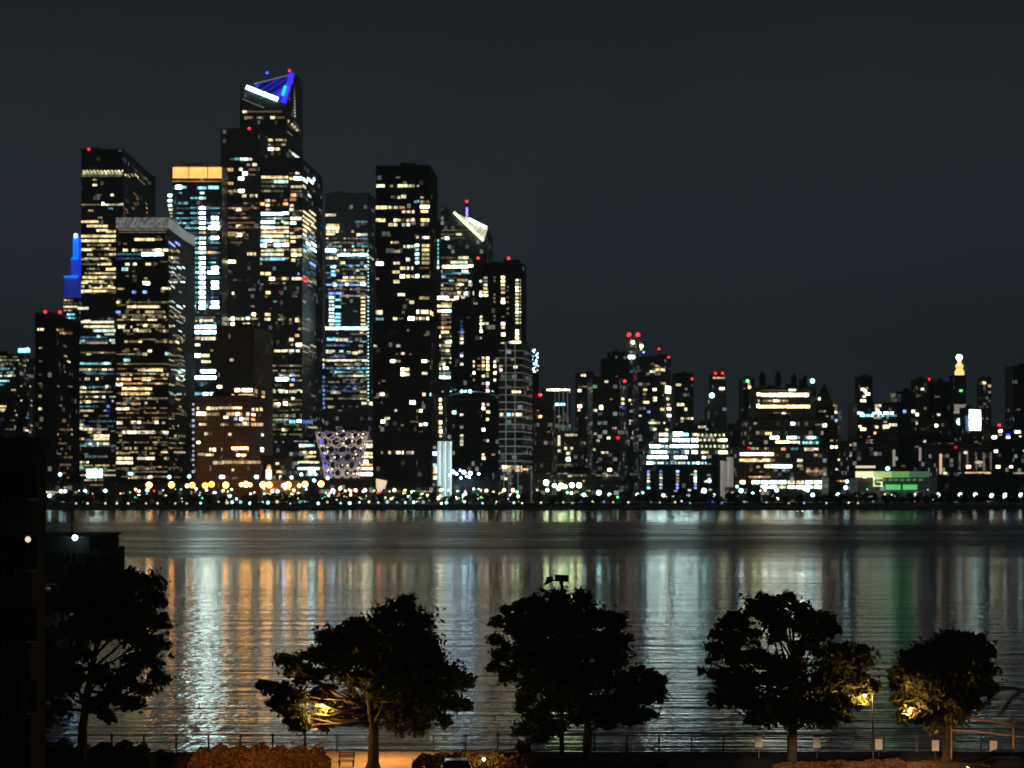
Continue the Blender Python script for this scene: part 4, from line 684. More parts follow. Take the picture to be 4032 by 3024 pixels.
mb = MB(); mb.box(X(3755, 2498), X(3804, 2498), 2497, 2499, Z(1628, 2498), Z(1622, 2498)); B.part('colonnade_base', mb, cg)
mb = MB(); c0 = W(3780, 1660, 2497); r = 3.9
mb.tube([c0, c0 + Vector((0, 1.5, 0))], r, 20); B.part('clock_face', mb, glow('W', 3.5, 'clock'))
mb = MB(); mb.box(c0.x - .3, c0.x + .3, 2496.5, 2496.9, c0.z - .2, c0.z + 2.6); mb.box(c0.x - .2, c0.x + 1.8, 2496.2, 2496.48, c0.z - .3, c0.z + .2); B.part('clock_hands', mb, M['metal']); B.done()
B = Bld('office_building', 'small block face covered in stacked cyan-white lights, right of the clock tower', short='stacked-light block', px=3835, Y=2400)
B.block([(3800, 2400), (3866, 2400)], 1608, mat='dark', depth=20)
t = ""
for k in range(9):
    for q, c in ((3816, 'W4'), (3832, 'W4'), (3848, 'W4')): t += " %d:%d-%d:%s:13" % (1618 + k * 9, q, q + 14, c)
    t += " %d:3802-3812:b2:9" % (1640 + k * 7)
B.rows(t).done()
mid('apartment_tower', 'faint grey tower with two small lamps near its top, right of the stacked-light block', 'faint grey tower', 2700, [(3866, 2700), (3904, 2700)], 1490, 'grey', "1507:3868-3882:w3:14 1520:3890-3902:y2:14", .02)
mid('apartment_tower', 'dark tower cut off by the right edge of the picture', 'right-edge tower', 1900, [(3990, 1900), (4100, 1900)], 1446, 'darkb', "1700:3996-4018:W4:13 1613:4010:w1", .02)
mid('office_building', 'low block with yellow, blue and red roof lights left of the right-edge tower', 'mixed-light low block', 1800, [(3900, 1800), (3992, 1800)], 1690, 'dark', "1697:3932-3946:w4:14 1722:3906-3924:g4:16 1711:3930-3945:w2:12 1713:3962-3976:B4:13 1722:3962-3976:w4:12 1777:3914-3928:w4:14 1838:3922-3938:g4:15 1838:3975-3988:p4:13", .04, ((3935, 1674),))
B = Bld('brick_building', 'wide brick hall with tall dim windows, right of the green-lit pier shed', short='wide brick hall', px=3800, Y=1620)
B.block([(3690, 1620), (3905, 1620)], 1745, mat='tan', depth=40)
B.rows("1761:3758-3768:r3:12 1782:3795-3808:w3:14 1838:3805-3822:y4:15 1820:3845-3860:w3:14 1820:3838-3868:w2:9 1795:3715:w1 1740:3835-3850:w1 1863:3715-3728:y3:12 1863:3870:g2 1862:3800-3902:o3:9")
for q in (3775, 3805, 3840, 3870, 3898):
    B.win(q, q + 7, 1815, 70, 'p', 1)
B.done()
B = Bld('warehouse', 'long dark roofed shed behind the promenade lamps at the right edge', short='long dark shed', px=3850, Y=1500)
B.block([(3690, 1500), (4120, 1500)], 1880, mat='dark', depth=40); B.rows("1863:3990-4032:w2:9").done()
B = Bld('apartment_block', 'dark wide block between the cyan-banded block and the brick hall', short='dark wide block', px=3640, Y=1700)
B.block([(3535, 1700), (3700, 1700)], 1715, mat='dark').rows("1738:3636-3646:p3:12").fill(3540, 3695, 1740, 1850, .03).done()
B = Bld('office_building', 'grey low block left of the green-lit pier shed', short='grey low block', px=3420, Y=1680)
B.block([(3345, 1680), (3535, 1680)], 1740, mat='grey').rows("1738:3410-3435:w1b:20 1752:3346:o3 1795:3345:w2 1780:3322:p2").done()

# --- green pier shed
B = Bld('pier_building', 'low pier shed whose roof glows cream on the left and green on the right', short='green-lit pier shed', px=3500, Y=1440)
B.block([(3378, 1440), (3660, 1440)], 1882, mat='grey', depth=40, cap=False)
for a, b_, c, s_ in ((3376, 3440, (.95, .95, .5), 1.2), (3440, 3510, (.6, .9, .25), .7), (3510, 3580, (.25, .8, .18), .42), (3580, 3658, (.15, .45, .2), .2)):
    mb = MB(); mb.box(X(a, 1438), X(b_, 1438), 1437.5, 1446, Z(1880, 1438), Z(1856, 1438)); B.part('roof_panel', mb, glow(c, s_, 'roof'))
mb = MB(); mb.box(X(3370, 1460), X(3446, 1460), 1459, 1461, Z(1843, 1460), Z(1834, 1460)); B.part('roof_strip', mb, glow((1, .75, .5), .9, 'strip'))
for a, b_ in ((3488, 3545), (3556, 3610)):
    mb = MB(); mb.box(X(a, 1437), X(b_, 1437), 1436, 1438, Z(1928, 1437), Z(1908, 1437)); B.part('green_window', mb, glow('G', .6, 'green'))
mb = MB()
for (a, b_, y0, y1) in ((3438, 3476, 1886, 1881), (3438, 3444, 1912, 1881), (3438, 3474, 1916, 1911), (3468, 3474, 1916, 1898), (3450, 3474, 1900, 1896)):
    mb.box(X(a, 1436), X(b_, 1436), 1435.4, 1436, Z(y0, 1436), Z(y1, 1436))
B.part('sign_outline', mb, glow('g', 1.0, 'sign'))
mb = MB()
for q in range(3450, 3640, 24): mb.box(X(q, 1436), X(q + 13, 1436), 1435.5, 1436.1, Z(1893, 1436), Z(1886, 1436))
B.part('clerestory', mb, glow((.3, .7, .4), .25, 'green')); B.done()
for q, y0, y1, c, lab in ((3520, 1770, 1836, (.8, .75, .6), 'pale lit post above the green-lit pier shed, nearest its left end'), (3623, 1762, 1815, (.8, .6, .55), 'dim pinkish lit post between grey slab and brick hall'), (3704, 1787, 1866, (1, .6, .35), 'orange lit post at the left corner of the brick hall')):
    B = Bld('lit_post', lab, 'post', px=q, Y=1500); mb = MB(); mb.tube([(X(q, 1500), 1500, GZ), (X(q, 1500), 1500, Z(y1, 1500))], .7, 8); B.part('base_pole', mb, M['metal'])
    mb = MB(); mb.tube([(X(q, 1500), 1500, Z(y1, 1500)), (X(q, 1500), 1500, Z(y0, 1500))], .9, 8); B.part('light_tube', mb, glow(c, .35 if q != 3704 else .9, 'post'))

# --- brown ribbed pair
B = Bld('brick_tower', 'plain brown ribbed slab rising behind the wide brown ribbed base building', short='brown ribbed slab', px=950, Y=1600)
B.block([(850, 1600), (1000, 1600), (1046, 1650)], 1288, mat='brown')
B.rows("1417:905-920:w2:14 1536:925-945:y4:18 1536:953-995:w4:17 1557:850-915:o3d8:13 1558:940-995:y3d9:16 1523:856-874:w4:14 1540:1002-1012:o2:22 1545:1030-1040:y2:18 1563:1002-1012:o2:14 1563:1030-1040:o3:16").done()
B = Bld('brick_building', 'wide brown ribbed building with amber ribbons, lit orange at its foot by the shore lamps', short='wide brown ribbed building', px=900, Y=1560)
B.block([(771, 1560), (985, 1560), (1036, 1610)], 1562, mat='brown')
B.block([(771, 1555), (1026, 1555)], 1800, mat='brown', name='podium', depth=5, cap=False); B.cur = B.blocks[0]
B.rows("1608:775-862:y3b:15 1606:862-955:y3:13 1610:960-980:y3b:11 1629:775-812:y4:18 1631:815-850:y3b:14 1630:850-982:o3b:17 1650:778-806:o1:12 1643:880-900:w3:14 1649:922-936:b3:14 1650:945-956:w4:15 1649:958-980:y2:16 1671:785-806:y3:12 1671:808-835:y2b:12 1672:870-980:o2b:12 1668:955-980:w2b:18 1708:806-818:w3:14 1708:828-840:p1 1710:900-910:y3:13 1742:775-788:g4:13 1612:992-1035:y3d16:15 1632:990-1002:o4:12 1632:1018-1026:o1 1651:990-1004:o3:12 1671:990-1035:o3d11:16 1770:1026-1038:w4:22 1712:1028-1036:w3:14")
B.rows("1770:825-874:w3b:17 1765:912-944:o4:15 1765:946-980:o4:15 1776:912-980:o2b:8 1789:780-806:w2:15 1791:808-842:y3:12 1792:932-945:p4:11 1792:950-968:o4:12 1743:930-944:w1"); B.cur = B.blocks[1]
B.rows("1822:840-873:w2d8:17 1820:876-910:y2d8:16 1820:914-946:o2d8:16 1820:950-976:o2d8:16 1820:980-1020:y2d8:15 1850:912-922:w3:13 1878:870-884:W4:15 1878:1004-1016:W4:15 1882:915-938:w2b:12").done()
B = Bld('stair_tower', 'narrow grey shaft with one tall glowing yellow window between brown building and honeycomb bowl', short='yellow-slotted shaft', px=1055, Y=1590)
B.block([(1030, 1590), (1130, 1590)], 1800, mat='grey', depth=15)
B.rows("1833:1053-1065:o2:8 1842:1051-1066:o3:12 1870:1049-1068:y4:40 1825:1085-1098:w3:12 1857:1088-1110:o3:13 1880:1100-1108:g3:20").done()
B = Bld('dotted_mast', 'thin vertical line of bluish dots at the left corner of the brown building', 'mast', px=762, Y=1550)
mb = MB(); mb.tube([(X(762, 1550), 1550, GZ), (X(762, 1550), 1550, Z(1585, 1550))], .5, 6); B.part('mast', mb, M['metal'])
y = 1592
while y < 1865: mb = MB(); mb.ball(W(761, y, 1549), R.choice((.7, .9, 1.1)), 6, 4); B.part('lamp', mb, glow((.6, .65, .85), .8, 'dots')); y += R.choice((17, 21, 26))
# shopping hall behind the honeycomb bowl
B = Bld('shopping_hall', 'white-lit glazed hall behind the honeycomb bowl, its rows showing on both sides', short='white-lit hall', px=1320, Y=1700)
B.block([(1140, 1700), (1470, 1700)], 1735, mat='slate', depth=40)
B.rows("1755:1178-1245:w3b:18 1754:1180-1240:W3:12 1781:1180-1245:o3b:12 1798:1200-1245:o3:9 1820:1172-1258:g3:11 1845:1172-1258:W4:12 1854:1215-1240:W5:20 1868:1170-1250:W3b:14 1737:1425-1467:w2:10 1755:1428-1468:w3:22 1785:1428-1468:y3:13 1799:1425-1468:w3:12 1818:1415-1468:w3b:18 1830:1420-1468:o3:9 1845:1410-1470:w4:13 1867:1402-1470:w4:15 1830:1150-1160:p1:30").done()
B = Bld('honeycomb_bowl', 'bowl-shaped honeycomb lattice of stairs, wide at the top, glowing pink and violet', 'stair sculpture', short='honeycomb bowl', px=1340, Y=1640)
ctr = Vector((X(1339, 1640), 1660, 0)); zb, zt = Z(1882, 1640), Z(1696, 1640)
def vp(a, t, rr=1.0): r = (13 + 7.3 * t ** 1.2) * rr; return ctr + Vector((r * math.sin(a), -r * math.cos(a), zb + (zt - zb) * t))
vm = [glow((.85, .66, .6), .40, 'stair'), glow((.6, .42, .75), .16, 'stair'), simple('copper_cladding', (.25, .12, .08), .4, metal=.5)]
nh, nr = 12, 6
for r in range(nr + 1):
    mb = MB(); t0 = r / nr
    for k in range(nh):
        a0 = 2 * math.pi * (k + .5 * (r % 2)) / nh; a1 = a0 + math.pi / nh; a2 = a0 + 2 * math.pi / nh; d = .42 / nr
        tt = max(.0, min(.96, t0)); p, q, s_ = vp(a0, min(1, tt + d)), vp(a1, max(0, tt - d * .3)), vp(a2, min(1, tt + d))
        for u, v_ in ((p, q), (q, s_)): mb.tube([u, v_], .42, 4)
        if r < nr: mb.tube([p, vp(a0, min(1, t0 + 1 / nr - d * .3))], .3, 4)
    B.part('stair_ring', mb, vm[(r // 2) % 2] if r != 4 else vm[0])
for k in range(44): a = R.uniform(-1.3, 1.3); mb = MB(); mb.ball(vp(a, R.random(), .9), R.choice((.4, .6)), 6, 4); B.part('landing_lamp', mb, glow('w', 3.0, 'landing'))
for (q, y) in ((1283, 1835), (1300, 1866), (1276, 1798), (1266, 1738)): mb = MB(); mb.ball(W(q, y, 1641), 1.1, 6, 4); B.part('violet_lamp', mb, glow('B', 2.5, 'violet'))
# curved glowing shell
B = Bld('arched_hall', 'tall rounded glass hall glowing pale cyan with vertical ribs, beside the black apartment tower', 'hall', short='glowing rounded hall', px=1740, Y=1560)
sm = []
for k, s_ in enumerate((.8, 1.5, .5)): sm.append(glow((.62, .88, .85), s_, 'shell'))
prof = []
for k in range(9):
    a = math.pi / 2 * k / 8; prof.append((1702 + 0, 0))
def shell(q, u):                                     # rib line: rises vertically then bends back over
    zt_, z0 = Z(1737, 1560), GZ; Rr = 9.0
    L1 = zt_ - Rr - z0; L2 = Rr * math.pi / 2
    d = u * (L1 + L2)
    if d < L1: return Vector((X(q, 1560), 1560, z0 + d))
    a = (d - L1) / Rr; return Vector((X(q, 1560), 1560 + Rr * (1 - math.cos(a)), zt_ - Rr + Rr * math.sin(a)))
qs = [1722 + 7.1 * k for k in range(9)]
for k in range(8):
    mb = MB(); us = [j / 24 for j in range(25)]
    for u0, u1 in zip(us, us[1:]):
        a, b_, c_, d_ = shell(qs[k] + .6, u0), shell(qs[k + 1] - .6, u0), shell(qs[k + 1] - .6, u1), shell(qs[k] + .6, u1); f = Vector((0, .5, -.1)); mb.hexa([a, b_, c_, d_], [p + f for p in (a, b_, c_, d_)])
    B.part('glass_rib_panel', mb, sm[k % 3])
mb = MB()
for q in qs: mb.tube([shell(q, j / 12) + Vector((0, -.3, 0)) for j in range(13)], .22, 5)
B.part('ribs', mb, M['white'])
B.block([(1703, 1563), (1722, 1563)], 1748, mat='darkb', name='end_wing', depth=14, cap=False); B.rows("1762:1705-1715:w2:12 1786:1704-1720:c4:20 1830:1706-1720:c3:12 1850:1706-1720:w3:30 1880:1706-1720:w3:20").done()
B = Bld('cream_kiosk', 'small cream-lit tilted box near the foot of the black apartment tower', 'kiosk', short='cream-lit kiosk', px=1495, Y=1500)
mb = MB(); T = [W(1482, 1925, 1500), W(1513, 1925, 1500), W(1522, 1893, 1500), W(1480, 1884, 1500)]; mb.hexa(T, [p + Vector((0, 8, 0)) for p in T]); B.part('lit_wall', mb, glow((1, .75, .45), 1.0, 'cream'))
mb = MB(); T = [W(1478, 1884, 1499), W(1480, 1880, 1499), W(1524, 1889, 1499), W(1524, 1893, 1499)]; mb.hexa(T, [p + Vector((0, 10, 0)) for p in T]); B.part('roof', mb, M['metal'])
B = Bld('low_building', 'low brown block behind the shore between honeycomb bowl and black tower', short='low brown block', px=1480, Y=1530)
B.block([(1452, 1530), (1720, 1530)], 1920, mat='tan', depth=20).fill(1455, 1715, 1935, 1950, .3, 'ywg', (1, 2)).done()
B = Bld('low_building', 'low terrace block crowded with blue-white floodlights, right of the glowing rounded hall', short='floodlit terrace block', px=1830, Y=1540)
B.block([(1782, 1540), (1962, 1540)], 1895, mat='slate', depth=20)
B.rows("1903:1790-1940:w2b:9 1915:1790-1950:y1b:9")
for q, y, r_, s_ in ((1784, 1858, 1.2, 8), (1798, 1866, .9, 6), (1812, 1852, .7, 5), (1827, 1860, 1.3, 9), (1836, 1876, .7, 5), (1852, 1864, 1.3, 10), (1885, 1866, .8, 5), (1770, 1872, .8, 5), (1815, 1882, .8, 6), (1848, 1880, .7, 5)):
    mb = MB(); mb.ball(W(q, y, 1536), r_, 8, 5); B.part('floodlight', mb, glow((.5, .72, 1), s_ * 3, 'flood'))
mb = MB()
for q in (1784, 1812, 1836, 1852, 1885): mb.tube([W(q, 1860, 1537), W(q, 1896, 1537)], .2, 5)
B.part('lamp_pole', mb, M['metal'])
B = Bld('low_building', 'long low grey block behind the bright green-white shore lamps', short='long low grey block', px=2300, Y=1560)
B.block([(2100, 1560), (2460, 1560)], 1862, mat='slate', depth=30).rows("1872:2240-2440:y1b 1895:2140-2170:c1:14").fill(2105, 2455, 1875, 1935, .12, 'ygw', (1, 1, 2)).done()
for a, b_, y, m_, lab in ((-140, 320, 1905, 'slate', 'low dark waterfront block under the leftmost towers'), (1030, 1180, 1893, 'tan', 'low brown waterfront block left of the honeycomb bowl'), (2870, 3000, 1925, 'slate', 'low dark waterfront block between the pale pillars and the lit arches'), (3262, 3380, 1880, 'dark', 'low dark waterfront block between terraced block and pier shed')):
    B = Bld('low_building', lab, short=lab.split(' block')[0].replace('low dark ', 'dark '), px=a, Y=1530); B.block([(a, 1530), (b_, 1530)], y, mat=m_, depth=20); B.fill(a + 4, b_ - 4, y + 14, 1950, .2, 'ywgo', (1, 2, 2, 3)).done()
# ================================================================ ground, river
def sheet(name, x0, x1, y0, y1, z, mat, th=1.0):
    mb = MB(); mb.box(x0, x1, y0, y1, z - th, z); o = mb.build(name, mat); o['kind'] = 'structure'; return o
asph = simple('asphalt', (.05, .05, .05), .85, .3, .8); soil = simple('dark_ground', (.06, .055, .045), .95, .3, .2)
dpath = simple('unlit_path', (.045, .04, .038), .9, .2, 1.5)  # path colour darkened where no lamp light reaches it
pav = simple('lit_path', (.42, .35, .28), .85, .15, 1.5)  # paler copy of the path colour for the lit paving
sheet('far_ground', -6000, 6000, 1402, 9000, GZ, soil)
wm, nt, b = newmat('river_water'); g = N(nt)
b.inputs['Base Color'].default_value = (.004, .006, .008, 1); b.inputs['IOR'].default_value = 1.33
geo = g.n('ShaderNodeNewGeometry'); P_ = geo.outputs['Position']; sp = g.n('ShaderNodeSeparateXYZ'); nt.links.new(P_, sp.inputs[0])
def noise(scale, vec, det=3, dist=0.0):
    t = g.n('ShaderNodeTexNoise'); t.inputs['Scale'].default_value = scale; t.inputs['Detail'].default_value = det; t.inputs['Distortion'].default_value = dist
    nt.links.new(vec, t.inputs[0]); return t.outputs[0]
mp = g.n('ShaderNodeMapping'); mp.inputs['Scale'].default_value = (.10, 1, 1); nt.links.new(P_, mp.inputs[0])
mp2 = g.n('ShaderNodeMapping'); mp2.inputs['Scale'].default_value = (.5, 1, 1); nt.links.new(P_, mp2.inputs[0])
lane = noise(.012, mp2.outputs[0], 3, .3)           # slow wind lanes across the river
yy = sp.outputs['Y']
mp3 = g.n('ShaderNodeMapping'); mp3.inputs['Scale'].default_value = (.08, 1, 1); nt.links.new(P_, mp3.inputs[0]); streak = noise(.05, mp3.outputs[0], 4, .2)
wind = g.n('ShaderNodeMapRange', interpolation_type='SMOOTHSTEP'); nt.links.new(g.m('ADD', yy, g.m('MULTIPLY', g.m('SUBTRACT', lane, .5), 190)), wind.inputs[0])
wind.inputs[1].default_value = 455; wind.inputs[2].default_value = 660
wind2 = g.n('ShaderNodeMapRange', interpolation_type='SMOOTHSTEP'); nt.links.new(g.m('ADD', yy, g.m('MULTIPLY', g.m('SUBTRACT', lane, .5), 400)), wind2.inputs[0])
wind2.inputs[1].default_value = 900; wind2.inputs[2].default_value = 1150
rough = g.m('MULTIPLY', g.m('POWER', wind.outputs[0], 1.5), g.m('SUBTRACT', 1.0, wind2.outputs[0]))   # the ruffled lane in mid river
near = g.rng(yy, 150, 420, 1.0, 0.0)
g.set(b.inputs['Roughness'], g.m('ADD', g.m('MULTIPLY_ADD', g.m('MULTIPLY', rough, g.rng(streak, .3, .7, .75, 1.15)), g.rng(streak, .3, .7, .18, .27), .07), g.m('MULTIPLY', g.rng(lane, .35, .65, -.02, .03), 1.0)))
h1 = noise(.9, mp.outputs[0], 4, .4); h2 = noise(.16, mp.outputs[0], 3)
mp4 = g.n('ShaderNodeMapping'); mp4.inputs['Scale'].default_value = (1, .34, 1); nt.links.new(P_, mp4.inputs[0])
h3 = noise(1.1, mp4.outputs[0], 3, .3); h4 = noise(.35, mp4.outputs[0], 3, .5)
hh = g.m('ADD', g.m('MULTIPLY_ADD', h1, .30, g.m('MULTIPLY', h2, 1.1)), g.m('MULTIPLY_ADD', h3, .13, g.m('MULTIPLY', h4, .30)))
bp = g.n('ShaderNodeBump'); bp.inputs['Distance'].default_value = 1.0; g.set(bp.inputs['Strength'], g.m('ADD', g.m('MULTIPLY_ADD', rough, .12, .26), g.m('MULTIPLY', near, .06))); nt.links.new(hh, bp.inputs['Height'])
nt.links.new(bp.outputs[0], b.inputs['Normal'])
mb = MB(); mb.poly([(-6000, 143.5, 0), (6000, 143.5, 0), (6000, 1401, 0), (-6000, 1401, 0)]); o = mb.build('river_water', wm); o['kind'] = 'structure'
mb = MB(); mb.box(-900, 900, 1400, 1402, -1, GZ + .3); tag(mb.build('sea_wall', M['concrete']), 'long low concrete sea wall along the far shore below the skyline', 'sea wall')
# near bank
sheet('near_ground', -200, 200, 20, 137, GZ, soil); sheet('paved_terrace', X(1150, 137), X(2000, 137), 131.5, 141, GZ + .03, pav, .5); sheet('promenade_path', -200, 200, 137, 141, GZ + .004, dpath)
sheet('river_bank', -200, 200, 141, 143.5, 1.2, soil)
# ================================================================ far shore lamps
def street_lamp(px, py, Y, c, s, r, label, group, parts=True, pole=True):
    o = empty('street_lamp', (X(px, Y), Y, GZ), label, 'street lamp', group)
    if isinstance(c, str): r *= 1.35
    mb = MB(); mb.ball(W(px, py, Y), r, 8, 6); mb.build('lamp_globe', glow(c, s, 'lamp'), o)
    mb = MB(); mb.tube([(X(px, Y), Y + .3, GZ), (X(px, Y), Y + .3, Z(py, Y) + r * .6)], .22, 5); mb.build('pole', M['metal'], o); return o
ORD = ['first','second','third','fourth','fifth','sixth','seventh','eighth','ninth','tenth','eleventh','twelfth','thirteenth','fourteenth','fifteenth','sixteenth','seventeenth','eighteenth','nineteenth','twentieth']
_cnt = {}
def where(px, what):
    best = min(BL, key=lambda b: abs(b[0] - px)); k = (best[1], what); _cnt[k] = _cnt.get(k, 0) + 1; n = _cnt[k]
    return '%s %s from the left, before the %s' % (ORD[n - 1] if n <= 20 else 'far', what, best[1])
def putlamps(lst, what, group):
    for px, py, Y, c, s, r in sorted(lst): street_lamp(px, py, Y, c, s * (1.5 if not isinstance(c, str) else (.45 if 'street' in what or 'tall' in what else .28)), r, where(px, what), group)
putlamps([(q, y, 1520, (1, .42, .07), 9 * (.35 if 750 < q < 880 else 1), 2.1) for q, y in ((587, 1910), (675, 1909), (757, 1910), (808, 1912), (833, 1907), (889, 1910), (968, 1907), (1035, 1909), (1060, 1909), (1135, 1909), (1201, 1907), (1264, 1905))] + [(737, 1913, 1460, (1, .7, .4), 9, 1.2), (950, 1908, 1462, (1, .5, .1), 9, 1.3), (985, 1909, 1462, (1, .5, .1), 9, 1.3), (1118, 1912, 1460, (.7, .75, 1), 12, 1.4), (1178, 1912, 1460, (1, .6, .15), 9, 1.2)], 'big orange road lamp', 'orange road lamps on the far shore')
L = [(q + R.uniform(-3, 3), 1961 + R.uniform(-2, 2), 1425, R.choice(('w', 'w', 'W', 'y')), R.choice((9, 13, 16)), .85) for q in range(1480, 1900, 35)]
L += [(q, y, 1430, 'w', s_, .8) for q, y, s_ in ((1093, 1935, 12), (1072, 1934, 9), (1140, 1956, 20), (1148, 1948, 14), (1175, 1945, 10), (1310, 1930, 9), (1340, 1922, 9), (1400, 1930, 9), (1438, 1930, 11), (1345, 1962, 12), (1360, 1955, 12), (1433, 1962, 9), (1553, 1930, 12), (1735, 1930, 10), (1915, 1932, 12), (1985, 1930, 8), (2020, 1930, 14), (2012, 1950, 9), (2040, 1955, 10))]
L += [(q, y, 1440, 'W', s_, .9) for q, y, s_ in ((237, 1868, 9), (147, 1888, 9), (195, 1952, 12), (155, 1955, 7), (240, 1934, 10), (256, 1934, 8), (335, 1934, 9), (415, 1932, 8), (580, 1930, 8), (667, 1878, 8), (745, 1876, 7), (870, 1878, 8), (1008, 1878, 8), (1148, 1880, 7), (1237, 1892, 7), (1290, 1882, 6), (873, 1877, 6))]
L += [(q, y, 1450, 'g' if 2140 < q < 2300 else 'W', s_ * (2.2 if q < 2300 else 1), r_) for q, y, s_, r_ in ((2150, 1900, 14, 1.3), (2183, 1912, 10, 1.0), (2210, 1913, 16, 1.3), (2225, 1916, 10, 1.0), (2252, 1910, 16, 1.2), (2280, 1911, 18, 1.2), (2200, 1922, 10, 1.0), (2155, 1930, 9, .8), (2300, 1948, 10, .9), (2250, 1942, 7, .7), (2358, 1940, 16, 1.2), (2400, 1948, 9, .9), (2510, 1948, 8, .9), (2612, 1950, 8, .9), (2648, 1952, 6, .8), (2708, 1950, 9, .9), (2772, 1933, 16, 1.3), (2810, 1950, 9, .9), (2793, 1893, 7, 1.0), (2918, 1932, 12, 1.1), (2908, 1955, 6, .7), (3058, 1930, 11, 1.0), (2902, 1916, 5, .8), (3180, 1930, 10, .9), (3200, 1949, 10, 1.0), (3300, 1949, 11, 1.1), (3335, 1896, 7, .9), (3330, 1920, 10, 1.0), (3405, 1930, 15, 1.3), (3398, 1948, 11, 1.1), (3406, 1880, 8, 1.0), (3495, 1845, 9, 1.0))]
putlamps(L, 'white street lamp', 'white street lamps on the far shore')
L = [(q, 1950 + R.uniform(-2, 2), 1428, (.85, 1, .92), 3.2, 1.4) for q in (3518, 3607, 3693, 3781, 3841, 3905, 3958, 4020, 3430)]
putlamps(L, 'tall promenade lamp', 'tall lamps on the right-hand promenade')
L = []; q = 790
while q < 2100:
    L.append((q, 1980 + R.uniform(-5, 3), 1408, R.choice(('w', 'W', 'W', 'y', 'c')), R.choice((2, 4, 8, 14)), R.choice((.4, .55, .75)))); q += R.choice((20, 33, 36, 38, 52, 71))
q = 300
while q < 780: L.append((q, 1982, 1408, R.choice(('w', 'y', 'g')), R.choice((3, 5)), .5)); q += R.choice((45, 70))
q = 2130
while q < 3500: L.append((q, 1978 + R.uniform(-4, 3), 1410, R.choice(('w', 'W', 'y', 'B', 'b', 'g')), R.choice((2, 3, 5)), .5)); q += R.choice((36, 60, 88))
putlamps(L, 'small quayside lamp', 'small lamps along the far quay')
L = []
for _ in range(190): 
    q = R.choice((R.uniform(250, 1500), R.uniform(250, 4030), R.uniform(1050, 2350), R.uniform(1250, 2000)))
    L.append((q, R.uniform(1925, 1972), R.uniform(1418, 1460), R.choice(('w', 'W', 'y', 'w', 'g', 'c', 'o', 'r', 'G', 'b')), R.choice((1.5, 3, 5, 8)), R.choice((.35, .5, .6))))
for px, py, Y, c, s_, r_ in sorted(L):
    nm = dict(w='warm', W='white', y='yellow', g='lime', c='cyan', o='orange', r='red', G='green', b='bluish')[c]
    street_lamp(px, py, Y, c, s_, r_, where(px, 'small %s path light' % nm), 'small path lights on the far shore')
# jetties and boats
def pier(px0, px1, Y0, lab):
    o = empty('jetty', (X(px0, Y0), Y0, 0), lab, 'jetty'); mb = MB(); mb.box(X(px0, Y0), X(px1, Y0), Y0 - 14, 1400, 1.0, 1.7); mb.build('deck', M['concrete'], o)
    mb = MB(); n = max(3, int((px1 - px0) / 18))
    for k in range(n): x = X(px0 + (px1 - px0) * (k + .5) / n, Y0); mb.tube([(x, Y0 - 13, -.5), (x, Y0 - 13, 2.2)], .25, 6)
    mb.build('piles', M['trunk'], o)
pier(1085, 1320, 1392, 'dark jetty reaching into the river below the honeycomb bowl'); pier(2460, 2600, 1392, 'dark jetty below the long bright office block'); pier(3010, 3140, 1392, 'dark jetty below the terraced brick block')
# cars on the shore road
def car(name, loc, rz, col, label, cat='car', group=None, lights=True, big=False):
    o = empty(name, loc, label, cat, group); x, y, z = 0, 0, 0
    mb = MB(); hw = .9
    prof = [(-2.2, .35), (-2.25, .75), (-1.9, .95), (-1.15, 1.02), (-.55, 1.42), (.9, 1.45), (1.6, 1.0), (2.15, .85), (2.25, .4)]
    mb2 = MB(); body = [(-2.25, .3), (-2.28, .7), (-2.1, .92), (-1.2, 1.0), (1.5, 1.0), (2.2, .8), (2.28, .45), (2.2, .3)]
    def ext(mb, pr, w0, w1, o):
        base = len(mb.v); k = len(pr)
        for s in (-1, 1):
            for (a, h) in pr: mb.v.append((loc[0] + a * math.cos(rz) - s * (w0 if h < 1.05 else w1) * math.sin(rz), loc[1] + a * math.sin(rz) + s * (w0 if h < 1.05 else w1) * math.cos(rz), loc[2] + h))
        mb.f.append(tuple(range(base, base + k))); mb.f.append(tuple(range(base + 2 * k - 1, base + k - 1, -1))); mb.m += [0, 0]
        for i in range(k): j = (i + 1) % k; mb.f.append((base + i, base + k + i, base + k + j, base + j)); mb.m.append(0)
    ext(mb2, body, .9, .9, o); bo = mb2.build('body', col, o)
    if big: bv = bo.modifiers.new('b', 'BEVEL'); bv.width = .09; bv.segments = 3
    mb = MB(); ext(mb, [(-1.35, .98), (-.65, 1.44), (.75, 1.47), (1.55, .98)], .84, .66, o); cb = mb.build('cabin', simple('car_glass', (.015, .015, .018), .08) if big else M['metal'], o)
    if big: bv = cb.modifiers.new('b', 'BEVEL'); bv.width = .12; bv.segments = 3
    def pt(a, s, h): return Vector((loc[0] + a * math.cos(rz) - s * math.sin(rz), loc[1] + a * math.sin(rz) + s * math.cos(rz), loc[2] + h))
    for a in (-1.35, 1.4):
        for s in (-.82, .82):
            mb = MB(); c0 = pt(a, s, .33); n = Vector((-math.sin(rz), math.cos(rz), 0)) * .11; mb.tube([c0 - n, c0 + n], .33, 12); mb.build('wheel', M['metal'], o)
    if lights:
        for s in (-.62, .62):
            mb = MB(); mb.ball(pt(-2.28, s, .68), .11, 6, 4); mb.build('headlight', glow('w', 25 if not big else .2, 'headlight'), o)
            mb = MB(); mb.ball(pt(2.28, s, .75), .11, 6, 4); mb.build('tail_light', glow('r', 14 if not big else .2, 'tail'), o)
    return o
cm_ = [simple('car_paint', c, .3) for c in ((.03, .03, .035), (.5, .5, .5), (.25, .03, .03), (.05, .08, .2))]
cc = []
